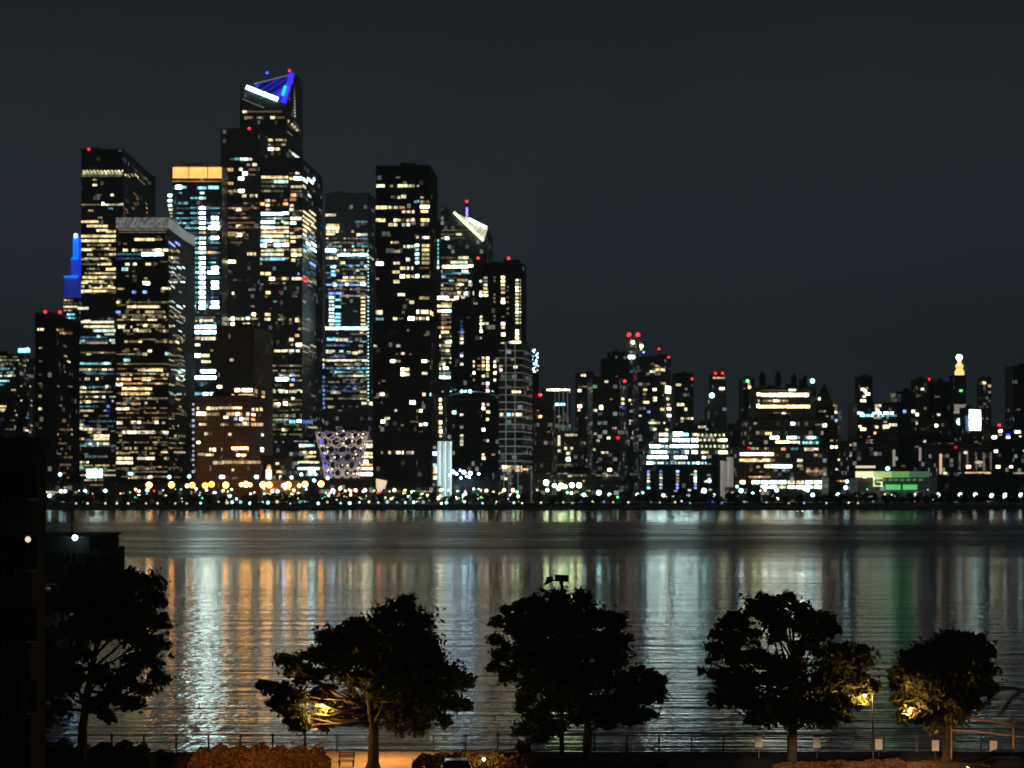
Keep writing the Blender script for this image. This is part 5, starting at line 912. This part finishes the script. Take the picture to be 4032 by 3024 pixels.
for q in (310, 352, 430, 505, 640, 720, 905, 1000, 1100, 1290, 1420, 1640, 1800, 1968, 1992, 2035, 2170, 2330, 2560, 2760, 3330, 3345, 3362, 3440, 3600, 3900): cc.append(q)
proto = None
for i, q in enumerate(cc):
    rz = R.choice((.35, math.pi + .35, math.pi / 2 + .3, -math.pi / 2 + .2)); Y = 1436 + (i % 3) * 7
    car('parked_car', (X(q, Y), Y, GZ + 1.2), rz, cm_[i % 4], where(q, ('black', 'silver', 'dark red', 'navy')[i % 4] + ' shore-road car'), group='cars on the far shore road')
sheet('shore_road', -700, 700, 1430, 1456, GZ + 1.2, asph)
# ================================================================ trees
leafm = []
for nm, c in (('leaf_dark', (.045, .055, .022)), ('leaf_mid', (.065, .075, .028)), ('leaf_light', (.09, .095, .035))):
    m, nt, b = newmat(nm); g = N(nt); oi = g.n('ShaderNodeNewGeometry')
    cl = g.n('ShaderNodeVectorMath', operation='SCALE'); cl.inputs[0].default_value = c; nt.links.new(g.rng(oi.outputs['Random Per Island'], 0, 1, .6, 1.5), cl.inputs['Scale'])
    nt.links.new(cl.outputs[0], b.inputs['Base Color']); b.inputs['Roughness'].default_value = .6
    tr = g.n('ShaderNodeBsdfTranslucent'); nt.links.new(cl.outputs[0], tr.inputs[0]); mx = g.n('ShaderNodeMixShader'); mx.inputs[0].default_value = .4
    nt.links.new(b.outputs[0], mx.inputs[1]); nt.links.new(tr.outputs[0], mx.inputs[2]); nt.links.new(mx.outputs[0], nt.nodes['Material Output'].inputs[0]); leafm.append(m)
def leaf(mb, p, s):
    a = Vector((R.gauss(0, 1), R.gauss(0, 1), R.gauss(0, 1))).normalized(); b_ = a.cross(Vector((R.gauss(0, 1), R.gauss(0, 1), R.gauss(0, 1)))).normalized()
    a *= s * R.uniform(.7, 1.2); b_ *= s * R.uniform(.4, .7); mb.cur = R.choice((0, 0, 1, 1, 2)); mb.poly([p - a, p - b_, p + a, p + b_])
def far_tree(px, h, w, Y, label):
    o = empty('shore_tree', (X(px, Y), Y, GZ), label, 'tree', 'dark trees along the far shore')
    mb = MB(); mb.tube([(X(px, Y), Y, GZ), (X(px, Y), Y, GZ + h * .6)], [.3, .12], 5); mb.build('trunk', M['trunk'], o)
    mb = MB()
    for _ in range(260):
        a, r = R.uniform(0, 6.28), R.random() ** .4; zz = R.uniform(-1, 1); rr = math.sqrt(1 - zz * zz) * r * w / 2 * R.uniform(.7, 1.1)
        leaf(mb, Vector((X(px, Y) + rr * math.cos(a), Y + rr * math.sin(a), GZ + h * .62 + zz * h * .38)), .8)
    mb.build('crown', leafm, o)
q = 265
while q < 4050:
    w = R.uniform(5, 9)
    if R.random() < .9: far_tree(q, R.uniform(5, 8.5), w, R.uniform(1408, 1422), where(q, 'dark shore tree'))
    q += R.choice((26, 32, 40, 55))
def big_tree(name, label, base, Y, blobs, leaves, trunk_r=.28, ls=.17, dens=1.0, trunk_top=None, wiggle=0.0, group='leafy trees on the near bank'):
    bx = X(base, Y); o = empty(name, (bx, Y, GZ), label, 'tree', group)
    P = []; WT = []
    for bl in blobs:
        px, py, r = bl[:3]; rr = r / F * Y; dy = bl[3] if len(bl) > 3 else R.uniform(-1, 1) * rr * .9
        P.append((Vector((X(px, Y), Y + dy, Z(py, Y))), rr)); WT.append(3.2 if len(bl) > 3 and abs(bl[3]) < .75 else 1)
    lo = min(p.z - r for p, r in P); ctr_ = sum((p for p, r in P), Vector()) / len(P); tt = Z(trunk_top, Y) if trunk_top else ctr_.z
    top = max(p.z for p, r in P); mb = MB()
    tp = [Vector((bx, Y, GZ - .2)), Vector((bx + .02, Y, GZ + .4)), Vector((bx + .08, Y, (GZ + tt) / 2)), Vector((bx + (ctr_.x - bx) * .3, Y, tt)), Vector((bx + (ctr_.x - bx) * .8, Y, tt + (top - tt) * .7))]
    mb.tube(tp, [trunk_r * 1.7, trunk_r * 1.05, trunk_r * .85, trunk_r * .6, trunk_r * .12], 10); mb.build('trunk', M['trunk'], o, True)
    mb = MB()
    for p, r in P:                                    # a limb to every leaf mass
        k = R.uniform(.15, .95); s = tp[2].lerp(tp[3], min(1, k * 1.2)) if p.z < tt + 2 else tp[3].lerp(tp[4], R.random() * .7)
        if p.z < s.z - .4: s = tp[2].lerp(tp[3], .3)
        mid_ = s.lerp(p, .5) + Vector((R.uniform(-.2, .2), R.uniform(-.2, .2), -.12 * (p - s).length * R.random()))
        mb.tube([s, mid_, p], [trunk_r * .34, trunk_r * .2, .025], 6)
        for _ in range(3):
            e_ = p + Vector((R.gauss(0, 1), R.gauss(0, 1), R.gauss(0, .8))).normalized() * r * .9; mb.tube([mid_.lerp(p, .6), e_], [.035, .012], 4)
    mb.build('limbs', M['trunk'], o, True)
    mb = MB(); tot = sum(r * r for p, r in P)
    for (p, r), wt in zip(P, WT):
        n = int(leaves * r * r / tot * wt); sub = [(p + Vector((R.gauss(0, 1), R.gauss(0, 1), R.gauss(0, .8))).normalized() * r * R.uniform(.25, .95), r * R.uniform(.32, .55)) for _ in range(12)]
        for _ in range(n):
            c_, rr = R.choice(sub); v = Vector((R.gauss(0, .6), R.gauss(0, .6), R.gauss(0, .34))) * rr * R.choice((.6, .8, 1, 1.2, 1.7))
            leaf(mb, c_ + v, ls * R.uniform(.6, 1.2))
    mb.build('crown', leafm, o); return o
T2 = [(1245, 2765, 26, .5), (1290, 2790, 34, .6), (1340, 2815, 34, .6), (1395, 2835, 28, .6), (1285, 2715, 24, .6), (1440, 2825, 26, .6), (1590, 2400, 55), (1520, 2440, 65), (1640, 2450, 60), (1440, 2490, 65), (1560, 2520, 90), (1680, 2530, 65), (1350, 2490, 45), (1290, 2510, 45), (1390, 2560, 80), (1480, 2600, 90), (1620, 2620, 90), (1700, 2600, 50), (1240, 2580, 50), (1310, 2620, 70), (1160, 2620, 45), (1200, 2670, 54, 1.2), (1130, 2590, 35), (1400, 2680, 60), (1540, 2700, 100), (1680, 2710, 85), (1760, 2680, 70), (1820, 2690, 45), (1060, 2710, 35), (1110, 2720, 40), (1170, 2740, 40), (1250, 2740, 34, 1.0), (1030, 2695, 22), (1600, 2790, 80), (1700, 2790, 65), (1780, 2770, 45), (1830, 2780, 28), (1500, 2800, 60), (1300, 2790, 44, 1.0), (1380, 2810, 44, .9), (1260, 2820, 34, .9), (1430, 2830, 36, .8), (1150, 2810, 42), (1110, 2790, 30), (1190, 2850, 42), (1280, 2860, 35, .9), (1560, 2850, 40), (1650, 2860, 38), (1760, 2840, 25), (1080, 2770, 25), (1460, 2850, 35)]
T3 = [(2200, 2370, 55), (2120, 2380, 50), (2050, 2390, 35), (2290, 2370, 45), (2150, 2440, 80), (2260, 2450, 80), (2360, 2430, 50), (2020, 2430, 30), (1990, 2400, 18), (2060, 2480, 65), (2410, 2450, 50), (1960, 2450, 25), (1950, 2520, 28), (1975, 2590, 30), (2040, 2570, 60), (2150, 2560, 90), (2270, 2560, 90), (2380, 2540, 75), (2440, 2530, 35), (2420, 2600, 50), (1940, 2625, 25), (2010, 2650, 40), (2100, 2660, 70), (2220, 2670, 90), (2340, 2670, 80), (2440, 2680, 60), (2530, 2670, 45), (2590, 2680, 35), (2560, 2730, 50), (2480, 2760, 60), (2380, 2770, 60), (2280, 2770, 60), (2180, 2770, 55), (2080, 2740, 35), (2050, 2790, 25), (2110, 2830, 50), (2060, 2880, 35), (2180, 2860, 40), (2400, 2820, 55), (2500, 2820, 45), (2290, 2830, 35), (2060, 2940, 25), (2120, 2900, 35), (2560, 2810, 30)]
T4 = [(3375, 2768, 22, -.6), (3345, 2752, 20, -.6), (3300, 2800, 26, -.6), (3255, 2840, 28, -.6), (3432, 2712, 16, -.6), (3330, 2830, 16, -.6), (3060, 2500, 40), (3040, 2610, 45), (3130, 2610, 45), (3170, 2480, 45), (3010, 2350, 32), (3050, 2380, 40), (3105, 2350, 25), (3140, 2390, 40), (2960, 2400, 40), (3020, 2430, 50), (3100, 2450, 60), (3190, 2430, 50), (3250, 2440, 40), (2900, 2440, 40), (2850, 2460, 30), (2820, 2500, 25), (2880, 2510, 50), (2960, 2500, 40), (3270, 2480, 35), (3200, 2500, 50), (2820, 2560, 35), (2900, 2590, 60), (2980, 2580, 50), (3160, 2560, 30), (3230, 2570, 40), (3310, 2560, 55), (3390, 2560, 40), (3400, 2610, 35), (3340, 2630, 60), (3250, 2640, 50), (2790, 2600, 16), (2765, 2640, 18), (2800, 2650, 25), (2860, 2670, 50), (2950, 2680, 70), (3050, 2670, 60), (3140, 2690, 60), (3240, 2700, 60), (3330, 2700, 60), (3400, 2690, 40), (3440, 2700, 25), (2850, 2750, 55), (2940, 2770, 65), (3040, 2770, 70), (3130, 2770, 60), (3210, 2790, 50), (3290, 2770, 45), (3000, 2820, 55), (3100, 2830, 45), (3190, 2820, 40), (3260, 2810, 45), (3320, 2800, 30), (3380, 2750, 40), (3270, 2850, 25)]
T5 = [(3530, 2748, 18, -.6), (3560, 2790, 24, -.6), (3600, 2805, 26, -.5), (3640, 2800, 20, -.5), (3672, 2870, 20, -.5), (3740, 2500, 35), (3720, 2540, 50), (3810, 2510, 28), (3862, 2520, 25), (3790, 2570, 60), (3870, 2580, 45), (3890, 2560, 25), (3640, 2570, 50), (3580, 2580, 30), (3600, 2630, 60), (3700, 2630, 80), (3800, 2650, 80), (3880, 2650, 40), (3530, 2640, 25), (3560, 2690, 45), (3650, 2700, 70), (3760, 2710, 70), (3850, 2700, 60), (3540, 2760, 30), (3600, 2760, 45), (3680, 2780, 50), (3560, 2810, 35), (3620, 2820, 35), (3680, 2860, 30), (3760, 2790, 50), (3830, 2770, 45)]
T1 = [(440, 2230, 40), (490, 2280, 50), (330, 2260, 60), (400, 2310, 70), (560, 2290, 50), (620, 2300, 30), (500, 2360, 80), (600, 2370, 50), (390, 2420, 90), (280, 2380, 90), (520, 2440, 80), (620, 2450, 45), (300, 2500, 80), (440, 2480, 60), (560, 2520, 70), (630, 2540, 35), (250, 2600, 70), (330, 2580, 30), (560, 2610, 60), (500, 2650, 50), (620, 2670, 40), (400, 2660, 45), (240, 2700, 60), (550, 2710, 45), (450, 2730, 50), (520, 2770, 40), (380, 2780, 40), (300, 2660, 40), (430, 2820, 30), (240, 2790, 35)]
big_tree('park_tree', 'very dark leafy tree at the far left, in front of the dark roofs', 320, 126, T1, 21000, .3, trunk_top=2640, ls=.22)
big_tree('park_tree', 'broad leafy tree on the near bank with orange-lit leaves at its lower left', 1468, 133, T2, 40000, .33, trunk_top=2740, ls=.2)
big_tree('park_tree', 'large bushy tree on the near bank with a floodlight pole rising behind its top', 2310, 136, T3, 42000, .28, trunk_top=2700, ls=.2)
big_tree('park_tree', 'leafy tree on the near bank behind the white signs, lit orange at its lower right', 3118, 134, T4, 32000, .28, trunk_top=2700, ls=.19)
big_tree('park_tree', 'rightmost near tree, with an orange-lit trunk and glowing leaves at its lower left', 3725, 136, T5, 24000, .24, trunk_top=2760, ls=.2)
# background trees on the dark left edge
big_tree('park_tree', 'black tree mass filling the lower left corner beside the dark roofs', 60, 112, [(-40, 2300, 140), (60, 2420, 120), (120, 2560, 110), (20, 2600, 130), (60, 2750, 120), (150, 2700, 80), (-60, 2500, 130), (110, 2850, 80)], 16000, .35, trunk_top=2700, ls=.2)
# ================================================================ near left dark buildings
def nearb(label, px0, px1, ytop, Y, yp, extra=None):
    o = empty('dark_building', (X(px0, Y), Y, GZ), label, 'building'); m_ = simple('dark_brick', (.035, .03, .026), .9, .3, 4)
    mb = MB(); mb.box(X(px0, Y), X(px1, Y), Y, Y + 3, GZ - .3, Z(ytop, Y)); mb.build('wall', m_, o)
    mb = MB(); x0, x1 = X(px0, Y) - .15, X(px1, Y) + .15; z = Z(ytop, Y)
    mb.box(x0, x1, Y - .15, Y + .2, z + .003, z + .45); mb.box(x1 - .35, x1, Y + .2, Y + 3, z + .003, z + .45); mb.build('parapet', m_, o)
    for k in range(int((px1 - px0) / 45)):
        for j in range(4):
            x = X(px0 + 18 + 45 * k, Y); zz = z - 2.2 - 3.1 * j; mb = MB(); mb.box(x, x + .8, Y - .06, Y - .003, zz, zz + 1.4); f = mb.build('window', M['black'], o)
            mb = MB(); mb.box(x - .06, x + .86, Y - .13, Y - .062, zz - .1, zz - .01); mb.build('sill', M['concrete'], f)
    mb = MB(); mb.box(x0 + .8, x0 + 1.6, Y + 1, Y + 2, z + .01, z + 1.0); mb.build('chimney', m_, o); return o
nearb('tall black house wall at the left edge of the picture', -260, 122, 1762, 96, 0)
o = empty('pier_shed', (X(250, 400), 400, 0), 'flat-roofed black pier shed on the river behind the leftmost tree', 'shed'); Y = 400
dk = simple('dark_boards', (.035, .032, .028), .9, .3, 1)
mb = MB(); mb.box(X(-60, Y), X(352, Y), Y, Y + 30, .8, Z(2122, Y)); mb.build('hall', dk, o)
mb = MB(); mb.box(X(352.3, Y), X(392, Y), Y + .2, Y + 26, .8, Z(2168, Y)); mb.build('side_hall', dk, o)
mb = MB(); mb.box(X(-60, Y), X(356, Y), Y - .6, Y + 31, Z(2122, Y) + .003, Z(2118, Y) + .3); mb.build('roof', M['roof'], o)
for k in range(9):
    mb = MB(); x = X(140 + 24 * k, Y); mb.box(x, x + .7, Y - .1, Y - .003, 4.2, 6.4); mb.build('window', M['black'], o)
mb = MB(); mb.box(X(-80, Y), X(405, Y), Y - 3, Y + 34, .3, .79); mb.build('deck', M['concrete'], o)
mb = MB()
for k in range(12): x = X(-70 + 42 * k, Y); mb.tube([(x, Y - 2.5, -.6), (x, Y - 2.5, .29)], .25, 6)
mb.build('piles', M['trunk'], o)
o = empty('roof_lamp', (X(295, 399), 399, Z(2118, 400) + .3), 'round white lamp on a short pole at the corner of the black pier shed roof', 'lamp')
mb = MB(); mb.ball(W(295, 2117, 398), .5, 10, 7); mb.build('lamp_globe', glow('W', 12), o); mb = MB(); mb.tube([W(295, 2134, 399.4), W(295, 2122, 399.4)], .12, 6); mb.build('pole', M['metal'], o)
o = empty('wall_lamp', (X(108, 95), 95, Z(2125, 95)), 'dim cream lamp on the tall black house wall', 'lamp')
mb = MB(); mb.ball(W(110, 2124, 95.6), .13, 10, 7); mb.build('lamp_globe', glow('w', .9), o); mb = MB(); mb.box(X(100, 95.8), X(118, 95.8), 95.75, 95.98, Z(2112, 95.8), Z(2106, 95.8)); mb.build('bracket', M['metal'], o)
mb = MB(); mb.tube([W(283, 2124, 405), W(283, 1990, 405)], [.22, .1], 6); tag(mb.build('roof_mast', M['metal']), 'thin bare mast standing on the black pier shed roof', 'mast')
# ================================================================ near bank things
def railing():
    o = empty('riverside_railing', (0, 140.7, GZ), 'thin dark railing along the near water edge', 'railing')
    mb = MB()
    for z in (1.08, .6, .12): mb.box(-36, 36, 140.68, 140.74, GZ + z, GZ + z + .05)
    mb.build('rails', M['metal'], o)
    for k in range(32):
        x = X(440, 140.7) + k * 2.05; mb = MB(); mb.box(x - .05, x + .05, 140.65, 140.78, GZ, GZ + 1.2); mb.build('post', M['metal'], o)
railing()
def hedge(name, label, px0, px1, ytop, Y, n, cols=None, var=10):
    x0, x1 = X(px0, Y), X(px1, Y); zt_ = Z(ytop, Y); o = empty(name, ((x0 + x1) / 2, Y, GZ), label, 'hedge')
    mb = MB(); nn = max(3, int((x1 - x0) / 1.1)); tops = [R.uniform(-var, var * .3) / F * Y for _ in range(nn)]
    for _ in range(n):
        t = R.random(); k = min(nn - 1, int(t * nn)); u = t * nn - k; h = (zt_ - GZ + tops[k]) * (1 - .18 * (2 * u - 1) ** 2); e_ = 1 - max(0, abs(t - .5) - .42) * 5
        zz = GZ + h * max(.1, e_) * R.random() ** .6; leaf(mb, Vector((x0 + t * (x1 - x0), Y + R.uniform(-.8, .8), zz)), .10)
    mb.build('foliage', cols or leafm, o)
    mb = MB(); mb.box(x0, x1, Y - .04, Y + .04, GZ - .02, GZ + .06)
    for k in range(nn):
        for _ in range(3): x = x0 + (k + R.random()) * (x1 - x0) / nn; mb.tube([(x, Y, GZ), (x + R.uniform(-.3, .3), Y + R.uniform(-.3, .3), zt_ - .4)], [.03, .01], 4)
    mb.build('stems', M['trunk'], o)
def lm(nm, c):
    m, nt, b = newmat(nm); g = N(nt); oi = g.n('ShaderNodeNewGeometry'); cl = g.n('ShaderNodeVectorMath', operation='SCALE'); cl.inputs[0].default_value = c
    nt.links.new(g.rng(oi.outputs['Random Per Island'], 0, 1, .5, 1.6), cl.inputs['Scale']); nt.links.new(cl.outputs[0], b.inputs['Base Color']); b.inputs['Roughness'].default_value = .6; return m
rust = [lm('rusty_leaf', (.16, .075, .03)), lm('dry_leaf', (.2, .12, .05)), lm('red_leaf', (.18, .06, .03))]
hedge('hedge', 'long rusty hedge glowing orange under the added floodlamps, left of the paved gap', 745, 1300, 2935, 130, 15000, rust, 14)
hedge('hedge', 'dark hedge at the foot of the leftmost tree', -40, 610, 2915, 128, 12000, None, 26)
hedge('hedge', 'low violet-grey hedge between the dark hedge and the orange one', 600, 750, 2960, 131, 3500, None, 12)
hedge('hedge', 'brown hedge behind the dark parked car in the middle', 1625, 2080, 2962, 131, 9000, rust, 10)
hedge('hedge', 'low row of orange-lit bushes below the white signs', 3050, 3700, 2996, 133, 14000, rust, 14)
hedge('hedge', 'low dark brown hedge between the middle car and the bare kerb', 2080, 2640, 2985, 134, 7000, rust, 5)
# signs
def sign_(px, py, Y):
    z0 = Z(py + 21, Y); z1 = Z(py - 21, Y); x0, x1 = X(px - 14, Y), X(px + 14, Y)
    return z0, z1, x0, x1
sm_ = simple('sign_face', (.78, .80, .76), .5, .04)
for i, (q, y, lab) in enumerate(((2988, 2921, 'white rectangular sign on a thin post, leftmost, left of the tree trunk'), (3216, 2923, 'white rectangular sign just right of the tree trunk, below the glowing leaves'), (3460, 2931, 'white rectangular sign directly beside the thin lamp pole'), (3683, 2936, 'white rectangular sign left of the orange-lit tree trunk'), (3911, 2938, 'white rectangular sign on a thin post, rightmost, right of the orange-lit trunk'))):
    Y = 138.0; z0, z1, x0, x1 = sign_(q, y, Y); o = empty('parking_sign', (X(q, Y), Y, GZ), lab, 'sign', 'white signs along the promenade')
    mb = MB(); mb.box(x0, x1, Y - .03, Y - .005, z0, z1); bo = mb.build('sign_panel', sm_, o)
    mb = MB(); mb.box(X(q, Y) - .03, X(q, Y) + .03, Y, Y + .06, GZ, z1 + .05); mb.build('post', M['metal'], o)
# lamp posts
sod = (1, .52, .16)
def park_lamp(px, yhead, Y, label, dx, energy, aim=None, col=(1, .42, .09), bs=3.0):
    o = empty('park_lamp', (X(px, Y), Y, GZ), label, 'street lamp'); x = X(px, Y); zt_ = Z(yhead, Y)
    mb = MB(); mb.tube([(x, Y, GZ), (x, Y, GZ + .5), (x, Y, zt_ + .15)], [.10, .06, .045], 10); mb.build('pole', M['metal'], o)
    mb = MB(); mb.tube([(x, Y, zt_ + .1), (x + dx * .5, Y, zt_ + .22), (x + dx, Y, zt_ + .16)], .03, 8); mb.build('arm', M['metal'], o)
    mb = MB(); mb.tube([(x + dx, Y, zt_ + .22), (x + dx, Y, zt_ + .08)], [.08, .2], 12); mb.build('lamp_hood', M['metal'], o)
    mb = MB(); mb.ball((x + dx, Y, zt_), .11, 10, 8); mb.build('bulb', glow((1, .95, .25), bs, 'bulb'), o)
    l = bpy.data.lights.new('lamp_light', 'SPOT' if aim else 'POINT'); l.energy = energy; l.color = col; l.shadow_soft_size = .12; lo_ = bpy.data.objects.new('lamp_light', l); C.objects.link(lo_); lo_.parent = o; lo_.location = (dx, .05 if aim else -.05, zt_ - GZ - (.3 if aim else .25))
    if aim:
        l.spot_size = math.radians(aim[1]); l.spot_blend = .5; v = Vector(aim[0]) - Vector((x + dx, Y + .1, zt_ - .3)); lo_.rotation_euler = v.to_track_quat('-Z', 'Y').to_euler()
    return o
park_lamp(3437, 2737, 133.0, 'thin dark lamp pole with a small yellow-green bulb, right of the white-signed tree', -.5, 430, col=(1, .55, .13), bs=3.5)
park_lamp(1203, 2775, 132.7, 'dark lamp post half hidden in the left branches of the broad tree', 1.0, 560, col=(1, .52, .12), bs=1.5)
# floodlight pole
o = empty('floodlight_pole', (X(2212, 140), 140, GZ), 'tall unlit floodlight pole rising above the bushy middle tree', 'floodlight'); Y = 140
mb = MB(); mb.tube([(X(2212, Y), Y, GZ), (X(2212, Y), Y, Z(2275, Y))], [.16, .1], 10); mb.build('pole', M['metal'], o)
mb = MB(); mb.hexa([W(2183, 2262, Y - .3), W(2240, 2265, Y - .3), W(2238, 2292, Y - .3), W(2186, 2284, Y - .3)], [W(2183, 2262, Y + .4), W(2240, 2265, Y + .4), W(2238, 2292, Y + .4), W(2186, 2284, Y + .4)]); mb.build('lamp_head', M['metal'], o)
mb = MB(); mb.hexa([W(2140, 2308, Y - .3), W(2155, 2270, Y - .3), W(2178, 2272, Y - .3), W(2176, 2290, Y - .3)], [W(2140, 2308, Y + .3), W(2155, 2270, Y + .3), W(2178, 2272, Y + .3), W(2176, 2290, Y + .3)]); mb.build('lamp_head', M['metal'], o)
mb = MB(); mb.tube([W(2165, 2284, Y), W(2228, 2288, Y)], .05, 8); mb.build('crossbar', M['metal'], o)
# brown tubes at right, shaped to stand in for blurred lit foliage
o = empty('foliage_streaks', (X(3860, 138), 138, GZ), 'curved brown tubes standing in for blurred lit foliage at the right edge', 'foliage stand-in'); Y = 137.2
br = simple('streak_brown', (.5, .3, .18), .7, .3, 5)
mb = MB(); mb.tube([W(3670, 2808, Y), W(3760, 2822, Y), W(3900, 2838, Y), W(4060, 2868, Y)], .09, 8); mb.build('streak_bar', br, o)
mb = MB(); mb.tube([W(3670, 2870, Y + .1), W(3840, 2880, Y + .1), W(4060, 2905, Y + .1)], .05, 8); mb.build('streak_bar', br, o)
for k in range(4):
    d = 78 * k; yd = 10 * k; mb = MB()
    mb.tube([W(3700 + d, 2790 + yd, Y), W(3730 + d, 2745 + yd, Y), W(3765 + d, 2705 + yd, Y + .3), W(3800 + d, 2687 + yd, Y + .8), W(3850 + d, 2692 + yd, Y + 1.6), W(3872 + d, 2706 + yd, Y + 2.2)], .1, 8); mb.build('streak_arc', br, o, True)
mb = MB(); mb.tube([W(3670, 2808, Y), W(3610, 2790, 135.4), W(3585, 2786, 134.9)], .04, 8); mb.build('added_lamp_arm', br, o)  # arm added to hang an unseen lamp read from the orange-lit trunk
mb = MB(); mb.ball(W(3585, 2794, 134.9), .08, 10, 8); mb.build('bulb', glow((1, .8, .3), 3, 'bulb'), o)
l = bpy.data.lights.new('lamp_light', 'POINT'); l.energy = 430; l.color = (1, .5, .14); l.shadow_soft_size = .1; lo_ = bpy.data.objects.new('lamp_light', l); C.objects.link(lo_); lo_.parent = o; lo_.location = W(3585, 2800, 134.7) - o.location
for q in (3745, 3990):
    mb = MB(); mb.tube([(X(q, Y + .3), Y + .3, GZ), (X(q, Y + .3), Y + .3, Z(2830, Y))], .07, 8); mb.build('post', br, o)
# bench
o = empty('park_bench', (X(1362, 137), 137, GZ + .03), 'small wooden bench on the orange-lit paving left of the broad tree trunk', 'bench'); Y = 133.6; bx = X(1364, Y)
for k in range(3):
    pass
mb = MB(); 
for k in range(3): mb.box(bx - .5, bx + .5, Y - .32 + k * .16, Y - .2 + k * .16, GZ + .43, GZ + .47)
mb.build('seat', M['wood'], o)
mb = MB()
for k in range(3): mb.box(bx - .5, bx + .5, Y + .18, Y + .21, GZ + .56 + k * .13, GZ + .66 + k * .13)
mb.build('backrest', M['wood'], o)
for s in (-.42, .42):
    mb = MB(); mb.box(bx + s - .03, bx + s + .03, Y - .3, Y - .24, GZ, GZ + .42); mb.box(bx + s - .03, bx + s + .03, Y + .214, Y + .26, GZ, GZ + .95); mb.build('leg', M['metal'], o)
# near cars
kerb = simple('kerb_stone', (.3, .29, .27), .8, .1, 3); sheet('kerb', -60, 60, 128.6, 128.8, GZ + .12, kerb, .3); sheet('parking_road', -60, 60, 118, 128.6, GZ + .004, asph, .1)
c1 = car('parked_car', (X(1797, 126), 126, GZ), -math.pi / 2 + .06, simple('black_car_paint', (.01, .01, .012), .15), 'dark parked car whose roof just shows at the bottom, centre', big=True)
c2 = car('parked_car', (X(3965, 126.5), 126.5, GZ + .02), .12, simple('dark_car_paint', (.015, .015, .02), .15), 'dark parked car at the bottom right corner', big=True)
o = empty('bollard_light', (X(1905, 129.6), 129.6, GZ), 'small yellow garden light in the brown hedge, right of the middle car', 'lamp'); x = X(1905, 129.6)
mb = MB(); mb.tube([(x, 129.6, GZ), (x, 129.6, GZ + .9)], .06, 10); mb.build('post', M['metal'], o); mb = MB(); mb.ball((x, 129.6, GZ + .98), .08, 10, 6); mb.build('bulb', glow((1, .8, .25), 30, 'bulb'), o)
l = bpy.data.lights.new('lamp_light', 'POINT'); l.energy = 90; l.color = (1, .7, .2); l.shadow_soft_size = .1; lo_ = bpy.data.objects.new('lamp_light', l); C.objects.link(lo_); lo_.parent = o; lo_.location = (0, -.4, 1.35)
# unseen floodlamps added below the frame to light hedge, signs and trunk
def flood(px, Y, label, energy, col=(1, .45, .1)):
    zl = Z(3072, Y); park_lamp(px, 3072, Y, label, .3, energy, ((X(px, Y) * 1.27, Y + 28, zl - 28 * math.tan(math.radians(9.3))), 16), col)
flood(880, 104, 'added cut-off floodlamp below the picture aimed at the left half of the orange hedge', 12000)
flood(1130, 104, 'added cut-off floodlamp below the picture aimed at the right half of the orange hedge', 12000)
flood(3090, 108, 'added cut-off floodlamp below the picture aimed at the leftmost two white signs', 15000, (1, .66, .42))
flood(3460, 108, 'added cut-off floodlamp below the picture aimed at the middle white signs', 15000, (1, .66, .42))
flood(3850, 98, 'added cut-off floodlamp below the picture aimed at the rightmost trunk', 26000, (1, .6, .34))
x = X(1470, 136)
park_lamp(1468, 2745, 136, 'added hooded lamp hidden behind the broad tree trunk, lighting the paved gap', .5, 1500, ((x + .5, 136.0, 0), 150), (1, .45, .12))  # unseen lamp added behind the trunk to brighten the paving
# ================================================================ night air between the towers
mb = MB(); mb.box(-7000, 7000, -60, 9500, -2.2, 640)
hz = bpy.data.materials.new('haze'); hz.use_nodes = True; nt = hz.node_tree; nt.nodes.clear()
o_ = nt.nodes.new('ShaderNodeOutputMaterial'); pv = nt.nodes.new('ShaderNodeVolumePrincipled'); pv.inputs['Color'].default_value = (.9, .93, 1, 1)
pv.inputs['Density'].default_value = .00012; pv.inputs['Anisotropy'].default_value = .3; nt.links.new(pv.outputs[0], o_.inputs['Volume'])
o = mb.build('haze', hz); o['kind'] = 'stuff'
